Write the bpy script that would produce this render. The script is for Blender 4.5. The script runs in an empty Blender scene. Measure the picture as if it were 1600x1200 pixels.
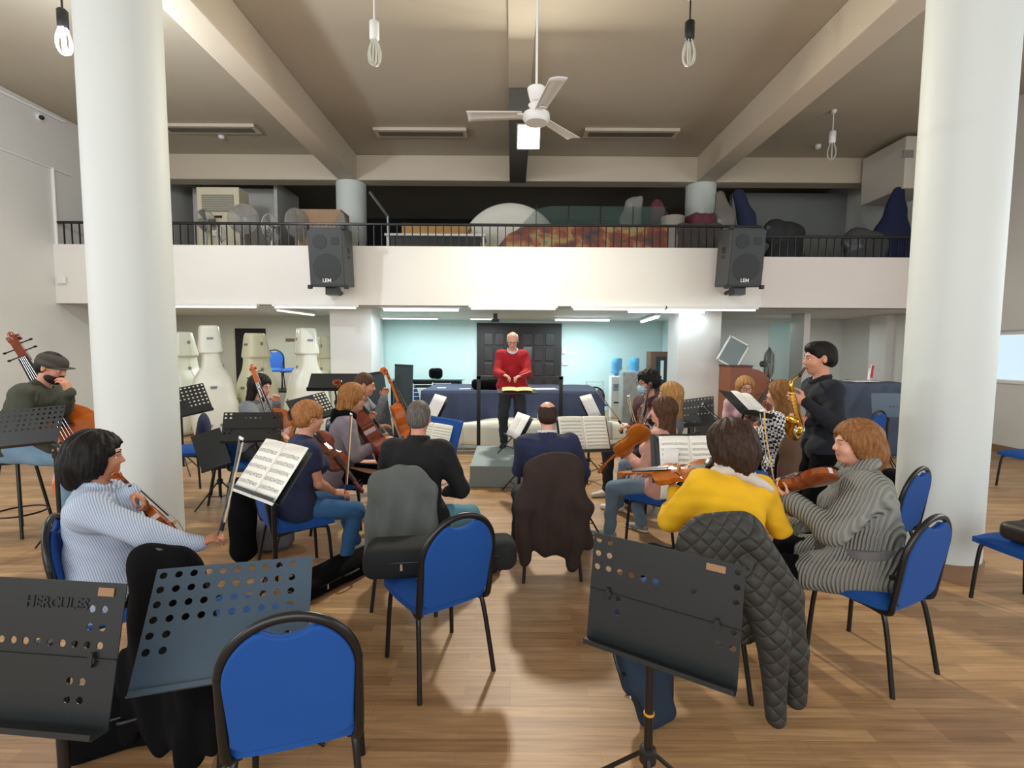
import bpy, math, random
import numpy as np
from mathutils import Vector, Matrix
random.seed(7)
SC = bpy.context.scene
COL = SC.collection
# ------------------------------------------------------------ camera
F = 760.0
PITCH = math.atan(55 / 760.0)
ROLL = math.radians(.35)
CAM = np.array([0, 0, 1.73])
_f = np.array([0, math.cos(PITCH), -math.sin(PITCH)])
_r0 = np.array([1., 0, 0]); _u0 = np.cross(_r0, _f)
_r = math.cos(ROLL) * _r0 + math.sin(ROLL) * _u0
_u = np.cross(_r, _f)
cd = bpy.data.cameras.new('camera'); cam = bpy.data.objects.new('camera', cd); COL.objects.link(cam)
cd.sensor_fit = 'HORIZONTAL'; cd.sensor_width = 36; cd.lens = F / 1600 * 36
cd.clip_start = .05; cd.clip_end = 100
cam.matrix_world = Matrix([[_r[0], _u[0], -_f[0], 0], [_r[1], _u[1], -_f[1], 0], [_r[2], _u[2], -_f[2], 1.73], [0, 0, 0, 1]])
SC.camera = cam
# ------------------------------------------------------------ exposure, world, assumed daylight
SC.view_settings.view_transform = 'Standard'; SC.view_settings.look = 'None'
SC.view_settings.gamma = 1; SC.view_settings.use_curve_mapping = False
SC.view_settings.exposure = 0.0
W = bpy.data.worlds.new('world'); SC.world = W; W.use_nodes = True
W.node_tree.nodes['Background'].inputs[0].default_value = (.86, .95, 1, 1)
W.node_tree.nodes['Background'].inputs[1].default_value = .85

def area(name, loc, rot, sx, sy, power, col=(1, 1, 1), spread=None):
    l = bpy.data.lights.new(name, 'AREA'); l.shape = 'RECTANGLE'; l.size = sx; l.size_y = sy
    l.energy = power; l.color = col
    if spread: l.spread = math.radians(spread)
    o = bpy.data.objects.new(name, l); COL.objects.link(o); o.location = loc; o.rotation_euler = [math.radians(a) for a in rot]
    return o
def point(name, loc, power, col=(1, 1, 1), r=.05):
    l = bpy.data.lights.new(name, 'POINT'); l.energy = power; l.color = col; l.shadow_soft_size = r
    o = bpy.data.objects.new(name, l); COL.objects.link(o); o.location = loc; return o
# added lights for assumed daylight from right and rear, no windows built there
area('assumed_daylight_right', (8.3, 2.5, 2.9), (0, 90, 0), 2.6, 6.5, 200, (.86, .94, 1))
area('assumed_daylight_rear', (-1, -4.2, 3.3), (90, 0, 0), 11, 3.2, 430, (1, .98, .96))
area('fill_left', (-8.3, 1.0, 3.2), (0, -90, 0), 2.4, 4.5, 170, (.88, .94, 1))  # added fill light from the left, where the wall has no window

def at(x, y, Y):
    d = _f + _r * (x - 800) / F + _u * (600 - y) / F
    return CAM + d * Y / d[1]
def fl(x, y, z=0.):
    d = _f + _r * (x - 800) / F + _u * (600 - y) / F
    return CAM + d * (z - CAM[2]) / d[2]
# ------------------------------------------------------------ materials
def lin(c):
    if isinstance(c, str):
        c = [int(c[i:i + 2], 16) / 255 for i in (0, 2, 4)]
    return [((v + .055) / 1.055) ** 2.4 if v > .04045 else v / 12.92 for v in c[:3]] + [1]
class NT:
    def __init__(s, m): s.t = m.node_tree; s.n = s.t.nodes; s.b = s.n['Principled BSDF']
    def add(s, ty, **k):
        n = s.n.new(ty)
        for a, b in k.items():
            if a.startswith('i_'): n.inputs[a[2:].replace('_', ' ')].default_value = b
            else: setattr(n, a, b)
        return n
    def ln(s, a, b): s.t.links.new(a, b)
    def math(s, op, a, b=None):
        n = s.n.new('ShaderNodeMath'); n.operation = op
        for i, v in enumerate((a, b)):
            if v is None: continue
            if isinstance(v, (int, float)): n.inputs[i].default_value = v
            else: s.ln(v, n.inputs[i])
        return n.outputs[0]
    def mix(s, fac, a, b):
        n = s.n.new('ShaderNodeMix'); n.data_type = 'RGBA'
        if isinstance(fac, (int, float)): n.inputs[0].default_value = fac
        else: s.ln(fac, n.inputs[0])
        for i, v in ((6, a), (7, b)):
            if isinstance(v, list): n.inputs[i].default_value = v
            else: s.ln(v, n.inputs[i])
        return n.outputs[2]
def mat(name, col, rough=.6, metal=0, noise=None, bump=None, spec=None, alpha=None, coat=0, sheen=0):
    """noise=(scale, second colour, sharpness)  bump=(scale, strength, distance)"""
    m = bpy.data.materials.new(name); m.use_nodes = True; t = NT(m); b = t.b
    b.inputs['Base Color'].default_value = lin(col); b.inputs['Roughness'].default_value = rough
    b.inputs['Metallic'].default_value = metal
    if spec is not None: b.inputs['Specular IOR Level'].default_value = spec
    if coat: b.inputs['Coat Weight'].default_value = coat; b.inputs['Coat Roughness'].default_value = .12
    if sheen: b.inputs['Sheen Weight'].default_value = sheen
    if alpha is not None: b.inputs['Alpha'].default_value = alpha
    tc = t.add('ShaderNodeTexCoord').outputs['Object']
    if noise:
        n = t.add('ShaderNodeTexNoise', i_Scale=noise[0], i_Detail=4.); t.ln(tc, n.inputs[0])
        r = t.add('ShaderNodeValToRGB'); t.ln(n.outputs[0], r.inputs[0]); w = noise[2] if len(noise) > 2 else .25
        r.color_ramp.elements[0].position = .5 - w; r.color_ramp.elements[1].position = .5 + w
        r.color_ramp.elements[0].color = lin(col); r.color_ramp.elements[1].color = lin(noise[1])
        t.ln(r.outputs[0], b.inputs['Base Color'])
    if bump:
        n = t.add('ShaderNodeTexNoise', i_Scale=bump[0], i_Detail=3.); t.ln(tc, n.inputs[0])
        bp = t.add('ShaderNodeBump', i_Strength=bump[1], i_Distance=bump[2]); t.ln(n.outputs[0], bp.inputs['Height'])
        t.ln(bp.outputs[0], b.inputs['Normal'])
    return m
def emis(name, col, s, base='ffffff'):
    m = mat(name, base, .4); m.node_tree.nodes['Principled BSDF'].inputs['Emission Color'].default_value = lin(col)
    m.node_tree.nodes['Principled BSDF'].inputs['Emission Strength'].default_value = s
    return m
M = {}
def wallmat(name, a, b, r=.55):
    return mat(name, a, r, noise=(1.3, b, .4), bump=(60, .08, .002))
M['wall'] = wallmat('painted_wall', 'dad8d3', 'd3d2cd')
M['wallblue'] = wallmat('pale_aqua_wall', 'c6dcda', 'bfd6d5')
M['ceiling'] = wallmat('ceiling_paint', 'beb4a2', 'b7ad9b', .8)
M['beam'] = wallmat('beam_paint', 'cfc2ae', 'c9bca8', .7)
M['fascia'] = wallmat('balcony_white_paint', 'ebe7e1', 'e6e3dc')
M['column'] = wallmat('column_gloss_paint', 'd3d8d5', 'ced4d1', .6)
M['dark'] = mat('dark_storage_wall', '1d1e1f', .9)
M['beamshade'] = mat('shaded_beam_grey', '55534e', .8)  # shade on the beam behind the floodlight, put into a dark colour
M['blackmetal'] = mat('black_painted_metal', '0d0d0e', .35, spec=.5)
M['blackplastic'] = mat('black_plastic', '111213', .5)
M['blackcloth'] = mat('black_cloth', '08080a', .95, bump=(120, .4, .003), spec=.12)
M['chrome'] = mat('chrome', 'c8c8c8', .2, 1)
M['white'] = mat('white_paint', 'e8e8e6', .4)
M['whiteplastic'] = mat('white_plastic', 'dcdcd8', .35)
M['blue'] = mat('royal_blue_upholstery', '004792', .8, bump=(400, .3, .001), noise=(3, '004088', .3))
M['skin'] = mat('skin', 'c98f74', .5, noise=(14, 'c08468', .3))
M['skin_dark'] = mat('warm_tan_skin', 'b87c5e', .5, noise=(14, 'ad7256', .3))
M['skin_pale'] = mat('pale_skin', 'd8a58d', .5, noise=(14, 'd0957c', .3))
M['lip'] = mat('lip', 'b5705f', .5)
M['eye'] = mat('eye_white', 'e6e2dc', .2)
M['iris'] = mat('dark_iris', '24160f', .2)
M['shoe'] = mat('black_shoe', '121212', .5)
M['gold'] = mat('brass', 'd6a545', .22, 1)
M['ebony'] = mat('ebony', '14110f', .35)
M['tube'] = emis('fluorescent_tube', 'e6f6ff', 9)
M['tubeoff'] = emis('dim_fluorescent_tube', 'fbf6e6', 1.2)
M['steel'] = mat('grey_steel', '8b8f92', .35, .8)

def floor_mat():
    m = bpy.data.materials.new('wood_laminate'); m.use_nodes = True; t = NT(m)
    tc = t.add('ShaderNodeTexCoord').outputs['Object']
    br = t.add('ShaderNodeTexBrick', i_Scale=1., offset=.37, squash=1.)
    br.inputs['Brick Width'].default_value = .62; br.inputs['Row Height'].default_value = .068
    br.inputs['Mortar Size'].default_value = .0006; br.inputs['Mortar Smooth'].default_value = .3; br.inputs['Bias'].default_value = 0
    br.inputs['Color1'].default_value = lin('ba946a'); br.inputs['Color2'].default_value = lin('8c6946'); br.inputs['Mortar'].default_value = lin('6d4c32')
    t.ln(tc, br.inputs['Vector'])
    br2 = t.add('ShaderNodeTexBrick', i_Scale=1., offset=.5)
    br2.inputs['Brick Width'].default_value = 1.31; br2.inputs['Row Height'].default_value = .204
    br2.inputs['Mortar Size'].default_value = .001
    br2.inputs['Color1'].default_value = lin('bf9a6e'); br2.inputs['Color2'].default_value = lin('926d48'); br2.inputs['Mortar'].default_value = lin('5d402a')
    t.ln(tc, br2.inputs['Vector'])
    mp = t.add('ShaderNodeMapping'); mp.inputs['Scale'].default_value = (1.2, 22, 1); t.ln(tc, mp.inputs[0])
    n = t.add('ShaderNodeTexNoise', i_Scale=2.2, i_Detail=6., i_Distortion=.6); t.ln(mp.outputs[0], n.inputs[0])
    c = t.mix(.4, br.outputs[0], br2.outputs[0])
    r = t.add('ShaderNodeValToRGB'); t.ln(n.outputs[0], r.inputs[0])
    r.color_ramp.elements[0].position = .3; r.color_ramp.elements[0].color = (.62, .60, .58, 1)
    r.color_ramp.elements[1].position = .68; r.color_ramp.elements[1].color = (1.08, 1.08, 1.08, 1)
    mx = t.add('ShaderNodeMix', data_type='RGBA', blend_type='MULTIPLY'); mx.inputs[0].default_value = .8
    t.ln(c, mx.inputs[6]); t.ln(r.outputs[0], mx.inputs[7])
    t.ln(mx.outputs[2], t.b.inputs['Base Color'])
    t.b.inputs['Roughness'].default_value = .45
    bp = t.add('ShaderNodeBump', i_Strength=.12, i_Distance=.002); t.ln(n.outputs[0], bp.inputs['Height']); t.ln(bp.outputs[0], t.b.inputs['Normal'])
    return m
M['floor'] = floor_mat()

# ------------------------------------------------------------ mesh helpers
def tag(o, label, cat, group=None, kind=None):
    o['label'] = label; o['category'] = cat
    if group: o['group'] = group
    if kind: o['kind'] = kind
    return o
def thing(name, label, cat, loc=(0, 0, 0), rz=0, group=None):
    o = bpy.data.objects.new(name, None); COL.objects.link(o); o.empty_display_size = .1
    o.location = [float(v) for v in loc]; o.rotation_euler = (0, 0, rz)
    return tag(o, label, cat, group)
def link(name, me, parent=None, label=None):
    o = bpy.data.objects.new(name, me); COL.objects.link(o); o.parent = parent
    if label: o['label'] = label
    return o
def dup(root, loc, rz, label, group=None, z=None):
    r = root.copy(); COL.objects.link(r); r.location = [float(v) for v in loc]; r.rotation_euler = (0, 0, rz); r['label'] = label
    if group: r['group'] = group
    def rec(a, b):
        for ch in list(a.children):
            c = ch.copy(); COL.objects.link(c); c.parent = b; rec(ch, c)
    rec(root, r)
    return r
def rotm(z=0, x=0, y=0):
    return np.array(Matrix.Rotation(z, 3, 'Z') @ Matrix.Rotation(x, 3, 'X') @ Matrix.Rotation(y, 3, 'Y'))
def frame(d, up=(0, 0, 1)):
    d = np.array(d, float); d /= np.linalg.norm(d); x = np.cross(d, up)
    if np.linalg.norm(x) < 1e-4: x = np.cross(d, (0, 1, 0))
    x /= np.linalg.norm(x); return x, d, np.cross(x, d)
class MB:
    def __init__(s, R=None, o=(0, 0, 0)): s.v = []; s.f = []; s.m = []; s.R = R; s.o = np.array(o, float)
    def put(s, v, f, m=0):
        n = len(s.v); v = np.asarray(v, float)
        if s.R is not None: v = v @ np.asarray(s.R).T
        s.v += [tuple(p) for p in v + s.o]; s.f += [tuple(i + n for i in q) for q in f]; s.m += [m] * len(f); return s
    def box(s, c, d, R=None, m=0, taper=1):
        c = np.array(c, float); a = np.array(d, float) / 2
        v = np.array([(x, y, z) for z in (-1, 1) for y in (-1, 1) for x in (-1, 1)], float)
        v[4:, :2] *= taper
        v = v * a
        if R is not None: v = v @ np.asarray(R).T
        return s.put(v + c, [(0, 2, 3, 1), (4, 5, 7, 6), (0, 1, 5, 4), (2, 6, 7, 3), (0, 4, 6, 2), (1, 3, 7, 5)], m)
    def tube(s, P, r, n=10, m=0, cap=True, up=(0, 0, 1), flat=1):
        P = [np.array(p, float) for p in P]; k = len(P)
        if not hasattr(r, '__len__'): r = [r] * k
        v = []; x0 = None
        for i, p in enumerate(P):
            d = P[min(i + 1, k - 1)] - P[max(i - 1, 0)]
            d = d / (np.linalg.norm(d) + 1e-12)
            if x0 is None: x, _, z = frame(d, up)
            else:
                x = x0 - d * np.dot(x0, d); x /= np.linalg.norm(x) + 1e-12; z = np.cross(x, d)
            x0 = x
            for j in range(n):
                a = 2 * math.pi * j / n; v.append(p + r[i] * (math.cos(a) * x + math.sin(a) * z * flat))
        f = [(i * n + j, i * n + (j + 1) % n, (i + 1) * n + (j + 1) % n, (i + 1) * n + j) for i in range(k - 1) for j in range(n)]
        if cap: f += [tuple(range(n))[::-1], tuple((k - 1) * n + j for j in range(n))]
        return s.put(v, f, m)
    def cyl(s, c, r, h, n=24, m=0, axis=(0, 0, 1)):
        a = np.array(axis, float); a /= np.linalg.norm(a); c = np.array(c, float)
        return s.tube([c - a * h / 2, c + a * h / 2], r, n, m)
    def lathe(s, prof, c=(0, 0, 0), n=24, m=0, R=None):
        v = []; k = len(prof)
        for (r, z) in prof:
            for j in range(n):
                a = 2 * math.pi * j / n; v.append((r * math.cos(a), r * math.sin(a), z))
        v = np.array(v)
        if R is not None: v = v @ np.asarray(R).T
        f = [(i * n + j, i * n + (j + 1) % n, (i + 1) * n + (j + 1) % n, (i + 1) * n + j) for i in range(k - 1) for j in range(n)]
        if prof[0][0] > 1e-4: f.append(tuple(range(n))[::-1])
        if prof[-1][0] > 1e-4: f.append(tuple((k - 1) * n + j for j in range(n)))
        return s.put(v + np.array(c, float), f, m)
    def ball(s, c, r, n=16, m=0, R=None):
        r = np.array(r if hasattr(r, '__len__') else (r, r, r), float); k = n // 2 + 1; v = []
        for i in range(k):
            t = math.pi * i / (k - 1)
            for j in range(n):
                a = 2 * math.pi * j / n; v.append((math.sin(t) * math.cos(a), math.sin(t) * math.sin(a), -math.cos(t)))
        v = np.array(v) * r
        if R is not None: v = v @ np.asarray(R).T
        return s.put(v + np.array(c, float), [(i * n + j, i * n + (j + 1) % n, (i + 1) * n + (j + 1) % n, (i + 1) * n + j) for i in range(k - 1) for j in range(n)], m)
    def prism(s, pts, t, R=None, c=(0, 0, 0), m=0):
        """2D outline (x, y) extruded along local z by t"""
        n = len(pts); v = np.array([(x, y, z) for z in (0, t) for x, y in pts], float)
        if R is not None: v = v @ np.asarray(R).T
        f = [tuple(range(n))[::-1], tuple(range(n, 2 * n))] + [(j, (j + 1) % n, n + (j + 1) % n, n + j) for j in range(n)]
        return s.put(v + np.array(c, float), f, m)
    def grid(s, fn, nu, nv, m=0):
        v = [fn(i / nu, j / nv) for i in range(nu + 1) for j in range(nv + 1)]
        return s.put(v, [(i * (nv + 1) + j, (i + 1) * (nv + 1) + j, (i + 1) * (nv + 1) + j + 1, i * (nv + 1) + j + 1) for i in range(nu) for j in range(nv)], m)
    def build(s, name, mats, parent=None, smooth=False, bevel=0, solid=0, label=None, seg=2, subd=0):
        me = bpy.data.meshes.new(name); me.from_pydata(s.v, [], s.f)
        for mm in (mats if isinstance(mats, (list, tuple)) else [mats]): me.materials.append(M[mm] if isinstance(mm, str) else mm)
        if isinstance(mats, (list, tuple)) and len(mats) > 1: me.polygons.foreach_set('material_index', s.m)
        if smooth:
            me.polygons.foreach_set('use_smooth', [True] * len(s.f))
            try: me.set_sharp_from_angle(angle=math.radians(50))
            except Exception: pass
        me.update()
        o = link(name, me, parent, label)
        if solid: q = o.modifiers.new('solid', 'SOLIDIFY'); q.thickness = solid; q.offset = 0
        if bevel: q = o.modifiers.new('bevel', 'BEVEL'); q.width = bevel; q.segments = seg; q.limit_method = 'ANGLE'
        if subd: q = o.modifiers.new('subd', 'SUBSURF'); q.levels = subd; q.render_levels = subd
        return o
def struct(o): o['kind'] = 'structure'; return o
def sbox(name, c, d, m, bevel=0): return struct(MB().box(c, d).build(name, m, bevel=bevel))
def bez(P, n=8):
    """Catmull-Rom through the points"""
    P = [np.array(p, float) for p in P]; out = []
    for i in range(len(P) - 1):
        a = P[max(i - 1, 0)]; b = P[i]; c = P[i + 1]; d = P[min(i + 2, len(P) - 1)]
        for j in range(n):
            t = j / n; out.append(.5 * ((2 * b) + (c - a) * t + (2 * a - 5 * b + 4 * c - d) * t * t + (3 * b - a - 3 * c + d) * t ** 3))
    return out + [P[-1]]
# ------------------------------------------------------------ the hall
HC = 6.0; XW = 8.46; YF = 9.1
BZ = 2.52                     # underside of the balcony
sbox('floor', (0, 6.5, -.05), (22, 21, .1), 'floor')
sbox('ceiling', (0, 6.0, HC + .1), (17.2, 21, .2), 'ceiling')
sbox('wall_left', (-XW - .1, 6.3, 3), (.2, 20.6, 6.2), 'wall')
# right wall with a window opening
wr = MB(); y0, y1 = 7.6, 10.6
wr.box((XW + .1, (y0 - 4) / 2, 3), (.2, y0 + 4, 6.2)); wr.box((XW + .1, (y1 + 16.6) / 2, 3), (.2, 16.6 - y1, 6.2))
wr.box((XW + .1, (y0 + y1) / 2, .6), (.2, y1 - y0, 1.2)); wr.box((XW + .1, (y0 + y1) / 2, 4.1), (.2, y1 - y0, 4.0))
struct(wr.build('wall_right', 'wall'))
w1 = struct(MB().box((XW + .1, (y0 + y1) / 2, 1.22), (.28, y1 - y0, .05)).build('window_1', 'white'))
fr = MB()
for yy in (y0 + .04, (y0 + y1) / 2, y1 - .04): fr.box((XW + .12, yy, 1.66), (.06, .07, .86))
fr.box((XW + .12, (y0 + y1) / 2, 2.06), (.06, y1 - y0, .07))
fr.build('window_frame', 'white', w1)
sky = emis('bright_daylight_outside', 'cfe6f2', 1.6)
# a pale building facade seen through the window
fb = thing('building_facade', 'pale building facade in daylight beyond the right-hand window', 'building', (XW + 4, 9.2, 0))
MB().box((0, 0, 2), (.3, 12, 8)).build('facade_wall', emis('glowing_facade', 'c3d6e2', .75, 'd3e2ea'), fb)  # wall glows by emission in place of daylight falling on it
fg = mat('facade_glass', '8aa2b0', .2)
for i in range(5):
    for j in range(2): MB().box((-.2, -4 + i * 2, .4 + j * 1.5), (.12, .8, .9)).build('window', fg, fb)
sbox('baseboard_right', (XW - .015, 6.3, .06), (.03, 20.4, .12), mat('brown_skirting', '8a6a50', .5), .004)
sbox('baseboard_left', (-XW + .015, 6.3, .06), (.03, 20.4, .12), bpy.data.materials['brown_skirting'], .004)
# ceiling beams
sbox('trim_beam_left', (-3.68, 3.5, (5.45 + HC) / 2), (.42, 15.2, HC - 5.45), 'beam', .02)
sbox('trim_beam_right', (4.28, 3.5, (5.45 + HC) / 2), (.42, 15.2, HC - 5.45), 'beam', .02)
sbox('trim_beam_rear', (0, 11.3, (5.45 + HC) / 2), (17, .4, HC - 5.45), 'beam', .02)
sbox('trim_beam_centre', (.10, 9.7, 5.72), (.36, 3.0, .56), 'beamshade', .01)
sbox('trim_beam_centre_front', (.10, 2.7, 5.97), (.36, 11, .06), 'ceiling', .01)
MB().box((0, 0, 0), (.04, 9, .03)).build('cable_trunking', 'white'); o = COL.objects['cable_trunking']; o.location = (-.05, 5.0, HC - .016)
tag(o, 'thin white cable trunking running along the middle of the ceiling', 'cable trunking')
# front columns
def column(name, x, y, r, z0, z1):
    c = struct(MB().lathe([(r, z0), (r, z1)], (x, y, 0), 64).build(name, 'column', smooth=True))
    return c
column('wall_column_left', -3.05, 3.95, .278, 0, HC)
column('wall_column_right', 3.43, 3.83, .278, 0, HC)
for n, x, y in (('left', -3.05, 3.95), ('right', 3.43, 3.83)):
    struct(MB().lathe([(.284, 0), (.292, .0), (.292, .12), (.284, .12)], (x, y, 0), 64).build('baseboard_column_' + n, bpy.data.materials['brown_skirting'], smooth=True))
column('wall_column_rear_left', -3.68, 11.34, .33, 2.7, 5.44)
column('wall_column_rear_right', 4.26, 11.34, .33, 2.7, 5.44)
# balcony: parapet, slab, right section a little lower
XS = 4.62
ZT = 3.60
struct(MB().box(((-XW + XS) / 2, YF + .08, (BZ + ZT) / 2), (XS + XW, .16, ZT - BZ)).build('wall_balcony_front', 'fascia', bevel=.006))
struct(MB().box(((XW + XS) / 2, YF + .08, (BZ + 3.45) / 2), (XW - XS, .16, 3.45 - BZ)).build('wall_balcony_front_right', wallmat('balcony_warm_paint', 'e8dfd8', 'e3dad3'), bevel=.006))
sbox('ceiling_balcony', (0, 12.9, BZ + .04), (17, 7.5, .08), 'wall')
sbox('floor_balcony', (0, 12.95, 2.65), (17, 7.4, .1), mat('balcony_floor', '4a4642', .8))
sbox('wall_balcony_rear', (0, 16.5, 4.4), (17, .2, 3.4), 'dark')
# storage niches upstairs: pale wall piece left, grey block right
sbox('wall_balcony_niche', (-6.9, 12.6, 4.2), (2.3, .15, 3), 'wall')
sbox('wall_balcony_niche_side', (-5.72, 12.6, 4.2), (.08, 1.2, 3), 'wall')
sbox('wall_balcony_grey', (7.0, 12.7, 4.2), (2.9, .15, 3), mat('grey_storage_wall', '8f928e', .8))
# below the balcony
sbox('wall_back', (0, 13.75, 1.3), (17, .2, 2.6), 'wallblue')
def pillar(name, x0, x1, Y0, Y1, m='wall'):
    a = at(x0, 600, Y0)[0]; b = at(x1, 600, Y0)[0]
    return sbox(name, ((a + b) / 2, (Y0 + Y1) / 2, BZ / 2), (b - a, Y1 - Y0, BZ), m, .01)
pillar('wall_pillar_left', 517, 582, 9.55, 10.2)
pillar('wall_pillar_right', 1058, 1124, 9.55, 10.2)
# side partitions of the middle bay (pale aqua returns running back)
sbox('wall_partition_left', (at(600, 560, 13.6)[0] - .05, 11.9, BZ / 2), (.1, 3.4, BZ), 'wallblue')
sbox('wall_partition_right', (at(1034, 560, 13.6)[0] + .05, 11.9, BZ / 2), (.1, 3.4, BZ), 'wallblue')
# rear-left bay: doorway with dark opening
sbox('wall_left_bay_rear', (-6.2, 12.4, 1.3), (4.6, .12, 2.6), mat('bay_grey_wall', 'b9b8ab', .7))
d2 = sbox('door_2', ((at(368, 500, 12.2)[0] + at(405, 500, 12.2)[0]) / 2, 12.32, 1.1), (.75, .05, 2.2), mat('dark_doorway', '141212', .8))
# right bay
sbox('wall_right_bay_rear', (6.6, 12.6, 1.3), (3.8, .12, 2.6), 'wall')
for i, (x0, x1, Y) in enumerate(((1252, 1262, 10.4), (1380, 1412, 10.6), (1415, 1440, 10.2))):
    pillar('trim_wall_pier_%d' % (i + 1), x0, x1, Y, Y + .5)
gl = mat('aqua_glass', 'a8cfd2', .05, alpha=.35)
gp = thing('glass_partition', 'aqua tinted glass partition panel with a clamp at its top corner, behind the saxophonist', 'glass partition', at(1225, 690, 10.9) * [1, 1, 0])
ga = at(1198, 600, 10.9)[0] - gp.location.x; gb = at(1253, 600, 10.9)[0] - gp.location.x
MB().box(((ga + gb) / 2, 0, 1.2), (gb - ga, .02, 2.35)).build('glass_panel', gl, gp)
MB().box((gb - .03, -.02, 2.33), (.07, .06, .09)).build('clamp', 'steel', gp)
# double door in the back wall
dm = mat('dark_walnut_door', '1a1211', .5, noise=(9, '130d0c', .3))
a = at(745, 503, 13.6); b = at(878, 503, 13.6); dw = b[0] - a[0]; dx = (a[0] + b[0]) / 2
d1 = struct(MB().box((dx, 13.63, 1.22), (dw, .05, 2.44)).build('door_1', dm))
for sgn in (-1, 1):
    lf = MB(); cx = dx + sgn * dw * .23
    lf.box((cx, 13.6, 1.1), (dw * .42, .05, 2.2))
    leaf = lf.build('door_leaf', dm, d1)
    pn = MB()
    for r_ in range(5):
        for c_ in range(3):
            pn.box((cx + (c_ - 1) * dw * .13, 13.565, .32 + r_ * .42), (dw * .105, .03, .34 if r_ != 3 else .36))
    pn.build('door_panel', mat('door_panel_wood', '1f1614', .4), leaf, bevel=.012)
    MB().cyl((cx - sgn * dw * .19, 13.54, 1.05), .014, .16).build('door_handle', 'chrome', leaf)
    if sgn > 0: MB().box((cx - dw * .13, 13.545, 1.62), (.24, .01, .34)).build('door_window', mat('door_glass', '3c3f44', .1), leaf)
# little wall fittings
def fitting(name, px, py, Y, w, h, d, m, label, cat):
    p = at(px, py, Y)
    o = MB().box((0, 0, 0), (w, d, h)).build(name, m, bevel=.006); o.location = [float(v) for v in p]; return tag(o, label, cat)
fitting('light_switch', 881, 547, 13.62, .1, .2, .04, 'white', 'white switch box on the aqua wall right of the dark door', 'switch')
fitting('wall_socket', 883, 568, 13.62, .14, .09, .03, 'white', 'small cream socket plate under the switch box by the dark door', 'socket')
fitting('junction_box', 96, 437, 9.04, .12, .14, .06, 'white', 'white junction box at the left end of the balcony front', 'box')
fitting('wall_sign', 453, 531, 12.3, .22, .07, .02, mat('sign_brown', '6a4a42', .6), 'small brown sign on the wall right of the dark doorway', 'sign')
# left-wall conduits
cn = MB()
def wallpt(x, y): # point on the left wall
    d = _f + _r * (x - 800) / F + _u * (600 - y) / F
    return CAM + d * (-XW + .02) / d[0]
cn.tube([wallpt(-60, 205), wallpt(0, 232), wallpt(110, 274)], .016, 8)
tag(cn.build('conduit', 'white', smooth=True), 'thin white conduit sloping across the upper left wall', 'conduit')
cn = MB(); cn.tube([wallpt(82, 262), wallpt(82, 275) * [1, 1, 0] + np.array([0, 0, 2.6])], .03, 8)
tag(cn.build('conduit', 'white', smooth=True), 'vertical white pipe on the left wall beside the balcony', 'conduit')
cn = MB(); cn.tube([wallpt(-40, 122), wallpt(0, 142), wallpt(100, 190)], .03, 8)
tag(cn.build('conduit', 'white', smooth=True), 'white conduit along the top of the left wall under the ceiling', 'conduit')
# plinth edge lights and railing are things, built next
def tube_light(name, a, b, m, label, w=.06, group='fluorescent lights under the balcony', body='white'):
    a = np.array(a, float); b = np.array(b, float); c = (a + b) / 2; L = np.linalg.norm(b - a)
    ang = math.atan2(b[1] - a[1], b[0] - a[0])
    t = thing(name, label, 'light', c, ang, group)
    MB().box((0, 0, .035), (L + .08, w + .05, .05)).build('housing', body, t, bevel=.004)
    MB().tube([(-L / 2, 0, 0), (L / 2, 0, 0)], w / 2, 10).build('tube', m, t, smooth=True)
    return t
zl = BZ - .07
def cpt(x, y, z): return fl(x, y, z)
TL = [((268, 481), (400, 481), 'tubeoff', 9.05, 'long thin pale light under the left balcony edge'),
      ((430, 483), (556, 484), 'tubeoff', 9.05, 'thin pale light under the balcony edge below the left loudspeaker'),
      ((600, 487), (716, 487), 'tube', 9.35, 'bright tube light with dark end caps, left of the conductor under the balcony'),
      ((736, 483), (868, 484), 'tubeoff', 9.05, 'thin pale light under the balcony edge right above the conductor'),
      ((896, 484), (1038, 484), 'tubeoff', 9.05, 'thin pale light under the balcony edge right of the conductor'),
      ((1042, 485), (1180, 486), 'tubeoff', 9.05, 'thin pale light under the balcony edge below the right loudspeaker'),
      ((982, 488), (1100, 488), 'tube', 9.4, 'bright violet-white tube light near the right pillar top'),
      ((868, 501), (952, 501), 'tube', 12.3, 'very bright tube light at the back, right of the dark door'),
      ((598, 501), (684, 502), 'tubeoff', 12.3, 'thin light on the rear ceiling above the leaning panels'),
      ((735, 501), (772, 501), 'tubeoff', 12.3, 'short light piece at the back above the left of the dark door')]
for (a, b, m, Y, lab) in TL:
    pa = at(a[0], a[1], Y); pb = at(b[0], b[1], Y); z = BZ - .05
    pa[2] = pb[2] = z
    tube_light('tube_light', pa, pb, m, lab, .045 if m == 'tubeoff' else .07)
    if m == 'tubeoff' and Y > 12: area('tube_glow', ((pa[0] + pb[0]) / 2, pa[1], z - .06), (0, 0, 0), abs(pb[0] - pa[0]), .08, 45, (.85, .97, 1))
    if m == 'tube':
        c = (pa + pb) / 2; area('tube_glow', (c[0], c[1], z - .06), (0, 0, 0), abs(pb[0] - pa[0]), .08, (12 if pa[0] > 0 else 40) if Y < 12 else 75, (.72, .93, 1))
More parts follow.
